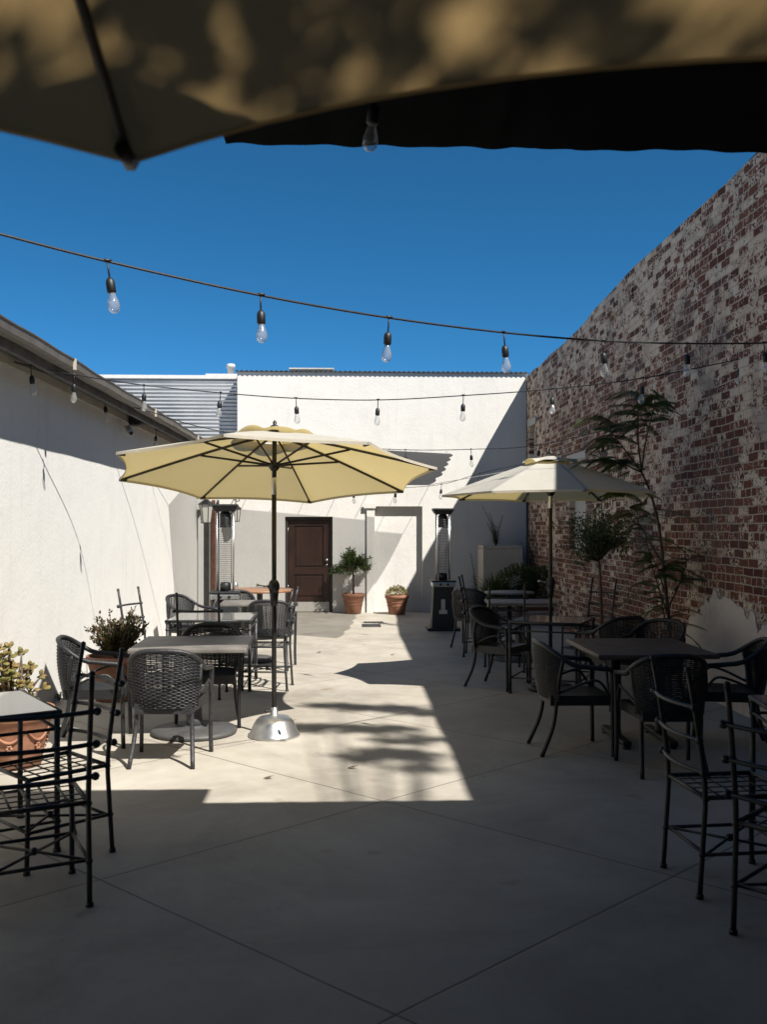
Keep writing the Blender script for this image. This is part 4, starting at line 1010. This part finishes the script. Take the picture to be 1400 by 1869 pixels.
branches = [[(1172,862),(1150,830),(1125,795),(1095,760)], [(1172,862),(1168,800),(1171,750),(1172,715)], [(1172,862),(1178,810),(1190,760),(1196,725)], [(1172,862),(1140,845),(1110,838)], [(1188,900),(1165,890),(1140,905)],
            [(1211,1030),(1195,995),(1180,960),(1165,925)], [(1218,1095),(1205,1050),(1190,1010)], [(1222,1130),(1208,1080),(1196,1035),(1188,985)], [(1220,1110),(1240,1065),(1253,1020)], [(1224,1165),(1210,1120),(1198,1070)]]
tips = []
for br_ in branches:
    off = Vector((rnd.uniform(-.05,.05), rnd.uniform(-.25,.25), 0)); pts = [wp(*q)+off*(i/len(br_)) for i, q in enumerate(br_)]
    s_ = spline(pts, 5); st.tube(s_, [.010-.006*i/(len(s_)-1) for i in range(len(s_))], 5); tips.append(s_)
for s_ in tips:
    n_ = 21 if s_[-1].z > 2.2 else 11
    for k in range(n_):
        b0 = s_[min(len(s_)-1, int(len(s_)*(.45+.55*k/(n_-1))))] if n_ > 1 else s_[-1]
        a = rnd.uniform(0, 2*PI); d = Vector((math.cos(a)*1.1-.15, math.sin(a)*.65, rnd.uniform(.05,.5))); frond(b0, d, rnd.uniform(.20,.34), rnd.uniform(.4,1.3))
for (px, py, dx_, dz_) in ((1100,838,-1,.1),(1115,800,-1,.2),(1125,780,-.9,.3),(1140,850,-1,-.1),(1165,925,-.9,-.3),(1180,940,.8,.2),(1225,1000,.9,.2),(1250,1025,.9,.5),(1235,1060,.9,.1),(1253,1040,.7,-.2),(1190,1080,-1,.1),(1215,1110,-1,-.05),(1228,1120,.8,.5),(1228,1140,1,.3),(1230,1150,.9,0),(1180,880,-.6,.0),(1150,860,-.9,-.2),(1195,930,1,.1),(1130,900,-1,-.3),(1185,905,-.5,-.5),(1198,985,1,.25)):
    frond(wp(px, py), Vector((dx_, rnd.uniform(-.5,.3), dz_)), rnd.uniform(.28,.42), rnd.uniform(.7,1.4))
st.build('trunk', M['bark'], t); lf.build('crown', M['leaf_fern'], t)
# dead leaves on the pavement
for i, (px, py, lab) in enumerate(((480,1422,'dry leaf on the sunny pavement in front of the umbrella base'),(634,1403,'dry leaf on the sunny pavement near the tree shadows'),(526,1318,'dry leaf beside the silver umbrella base'),(578,1192,'tiny dry leaf on the bright pavement beyond the umbrella'),(712,1196,'tiny dry leaf near the edge of the wall shadow'))):
    q = fl(px, py); mb = MB(); mb.leaf(Vector((0,0,.008)), Vector((1,.3*rnd.uniform(-1,1),.08)), Vector((0,0,1)), .085, .035, -.15); mb.leaf(Vector((0,0,.006)), Vector((1,.1,.12)), Vector((0,0,1)), .06, .03, .1)
    o = mb.build('dry_leaf', M['leaf_litter']); o.location = q; tag(o, lab, 'leaf', 'dry leaves on the pavement')
# small things on far tables
q = fl(415, 1066, .76)
mb = MB(); mb.lathe([(.04,.755),(.045,.76),(.04,.84),(.03,.86),(.02,.87)], 14); o = mb.build('sugar_jar', M['steel']); tag(o, 'small steel jar standing on the left of the round wooden table', 'jar'); o.location = (rt.location.x-.36, rt.location.y-.12, 0)

# ------------------------------------------------------------------ big tree beyond the brick wall (throws the dappled shade)
tt = empty('shade_tree', (5.6, -3.6, 0), 'large leafy tree beyond the brick wall throwing dappled shade', 'tree')
st = MB(); O = Vector((5.6,-3.6,0)); lf = MB()
st.tube(spline([(0,0,0),(.1,.1,2.5),(-.2,.2,5),(-.6,.1,8),(-.9,.2,11)], 5), [.28-.2*i/20 for i in range(21)], 10)
def up_from(px_pt, t_): return px_pt - SUN*(t_/abs(SUN.z))     # a point on the sun ray through px_pt
def clump(c, r_, n, L, sq=(1,1,1)):
    for _ in range(n):
        d = R3(); lf.leaf(c-O+Vector((d.x*sq[0], d.y*sq[1], d.z*sq[2]))*r_, R3(), R3(), L*rnd.uniform(.7,1.3), L*.5)
rnd.seed(23)
for k in range(200):
    tgt = Vector((rnd.uniform(-1.0,1.5), rnd.uniform(-.1,1.55), 2.4)); c = up_from(tgt, rnd.uniform(2.9,4.6)) 
    if rnd.random() < .15: continue
    clump(c, rnd.uniform(.05,.16), 40, .085, (1, 1, .6))
    if k % 9 == 0: st.tube([Vector((-.3,.1,5.2)), (Vector((-.3,.1,5.2))+c-O)*.5+R3()*.2, c-O], [.03,.015,.004], 5)
for (px, py, n, r_, sx_, sy_) in ((690,1292,130,.28,1.5,.5),(610,1288,60,.22,1.5,.35),(600,1326,90,.25,1.6,.28),(690,1330,110,.28,1.2,.45),(560,1332,35,.2,1.5,.4),(700,1375,120,.26,1.1,.4),(660,1385,60,.20,.9,.5),(760,1380,60,.24,1,.5),(760,1400,30,.2,1,.5),(770,1300,60,.3,1,.6),(750,1350,70,.3,1.2,.5)):
    c = up_from(fl(px, py), 12.0+rnd.uniform(-.3,.3)); clump(c, r_, int(n*1.7), .15, (sx_, sy_, .3))
    st.tube([Vector((-.6,.1,9)), (Vector((-.6,.1,9))+c-O)*.5+Vector((.3,0,.3)), c-O], [.04,.02,.006], 5)
st.build('trunk', M['bark'], tt); lf.build('crown', M['leaf'], tt)
#@@LIGHT
# ------------------------------------------------------------------ light, sky, camera
W_ = bpy.data.worlds.new('World'); bpy.context.scene.world = W_; W_.use_nodes = True; wn = W_.node_tree
sky = wn.nodes.new('ShaderNodeTexSky'); sky.sky_type = 'NISHITA'; sky.sun_disc = False
sd = -SUN; sky.sun_elevation = math.asin(sd.z); sky.sun_rotation = math.atan2(sd.x, sd.y)
sky.air_density = 1.0; sky.dust_density = 0; sky.ozone_density = 10; sky.altitude = 5000
hs = wn.nodes.new('ShaderNodeHueSaturation'); hs.inputs['Saturation'].default_value = 1.12; hs.inputs['Hue'].default_value = .484
wn.links.new(sky.outputs[0], hs.inputs['Color']); wn.links.new(hs.outputs[0], wn.nodes['Background'].inputs[0]); wn.nodes['Background'].inputs[1].default_value = .064
sl = bpy.data.lights.new('sun', 'SUN'); sl.energy = 5.0; sl.angle = math.radians(.53); sl.color = (1, .955, .875)
so = bpy.data.objects.new('sun', sl); C.objects.link(so); so.rotation_euler = SUN.to_track_quat('-Z', 'Y').to_euler(); so.location = (5, -6, 12)
cam = bpy.data.cameras.new('camera'); co = bpy.data.objects.new('camera', cam); C.objects.link(co)
cam.sensor_fit = 'VERTICAL'; cam.sensor_height = 36; cam.lens = F/1869*36; cam.shift_y = (HZ-934.5)/1869
co.location = EYE; co.rotation_euler = (PI/2, 0, -TH); cam.clip_end = 1000; cam.clip_start = .05
cam.dof.use_dof = True; cam.dof.focus_distance = 9.0; cam.dof.aperture_fstop = 4.0
S = bpy.context.scene; S.camera = co
S.view_settings.view_transform = 'Standard'; S.view_settings.look = 'None'; S.view_settings.exposure = 0.92; S.view_settings.gamma = 1
S.cycles.max_bounces = 6; S.cycles.diffuse_bounces = 2; S.cycles.transparent_max_bounces = 12; S.cycles.use_denoising = True
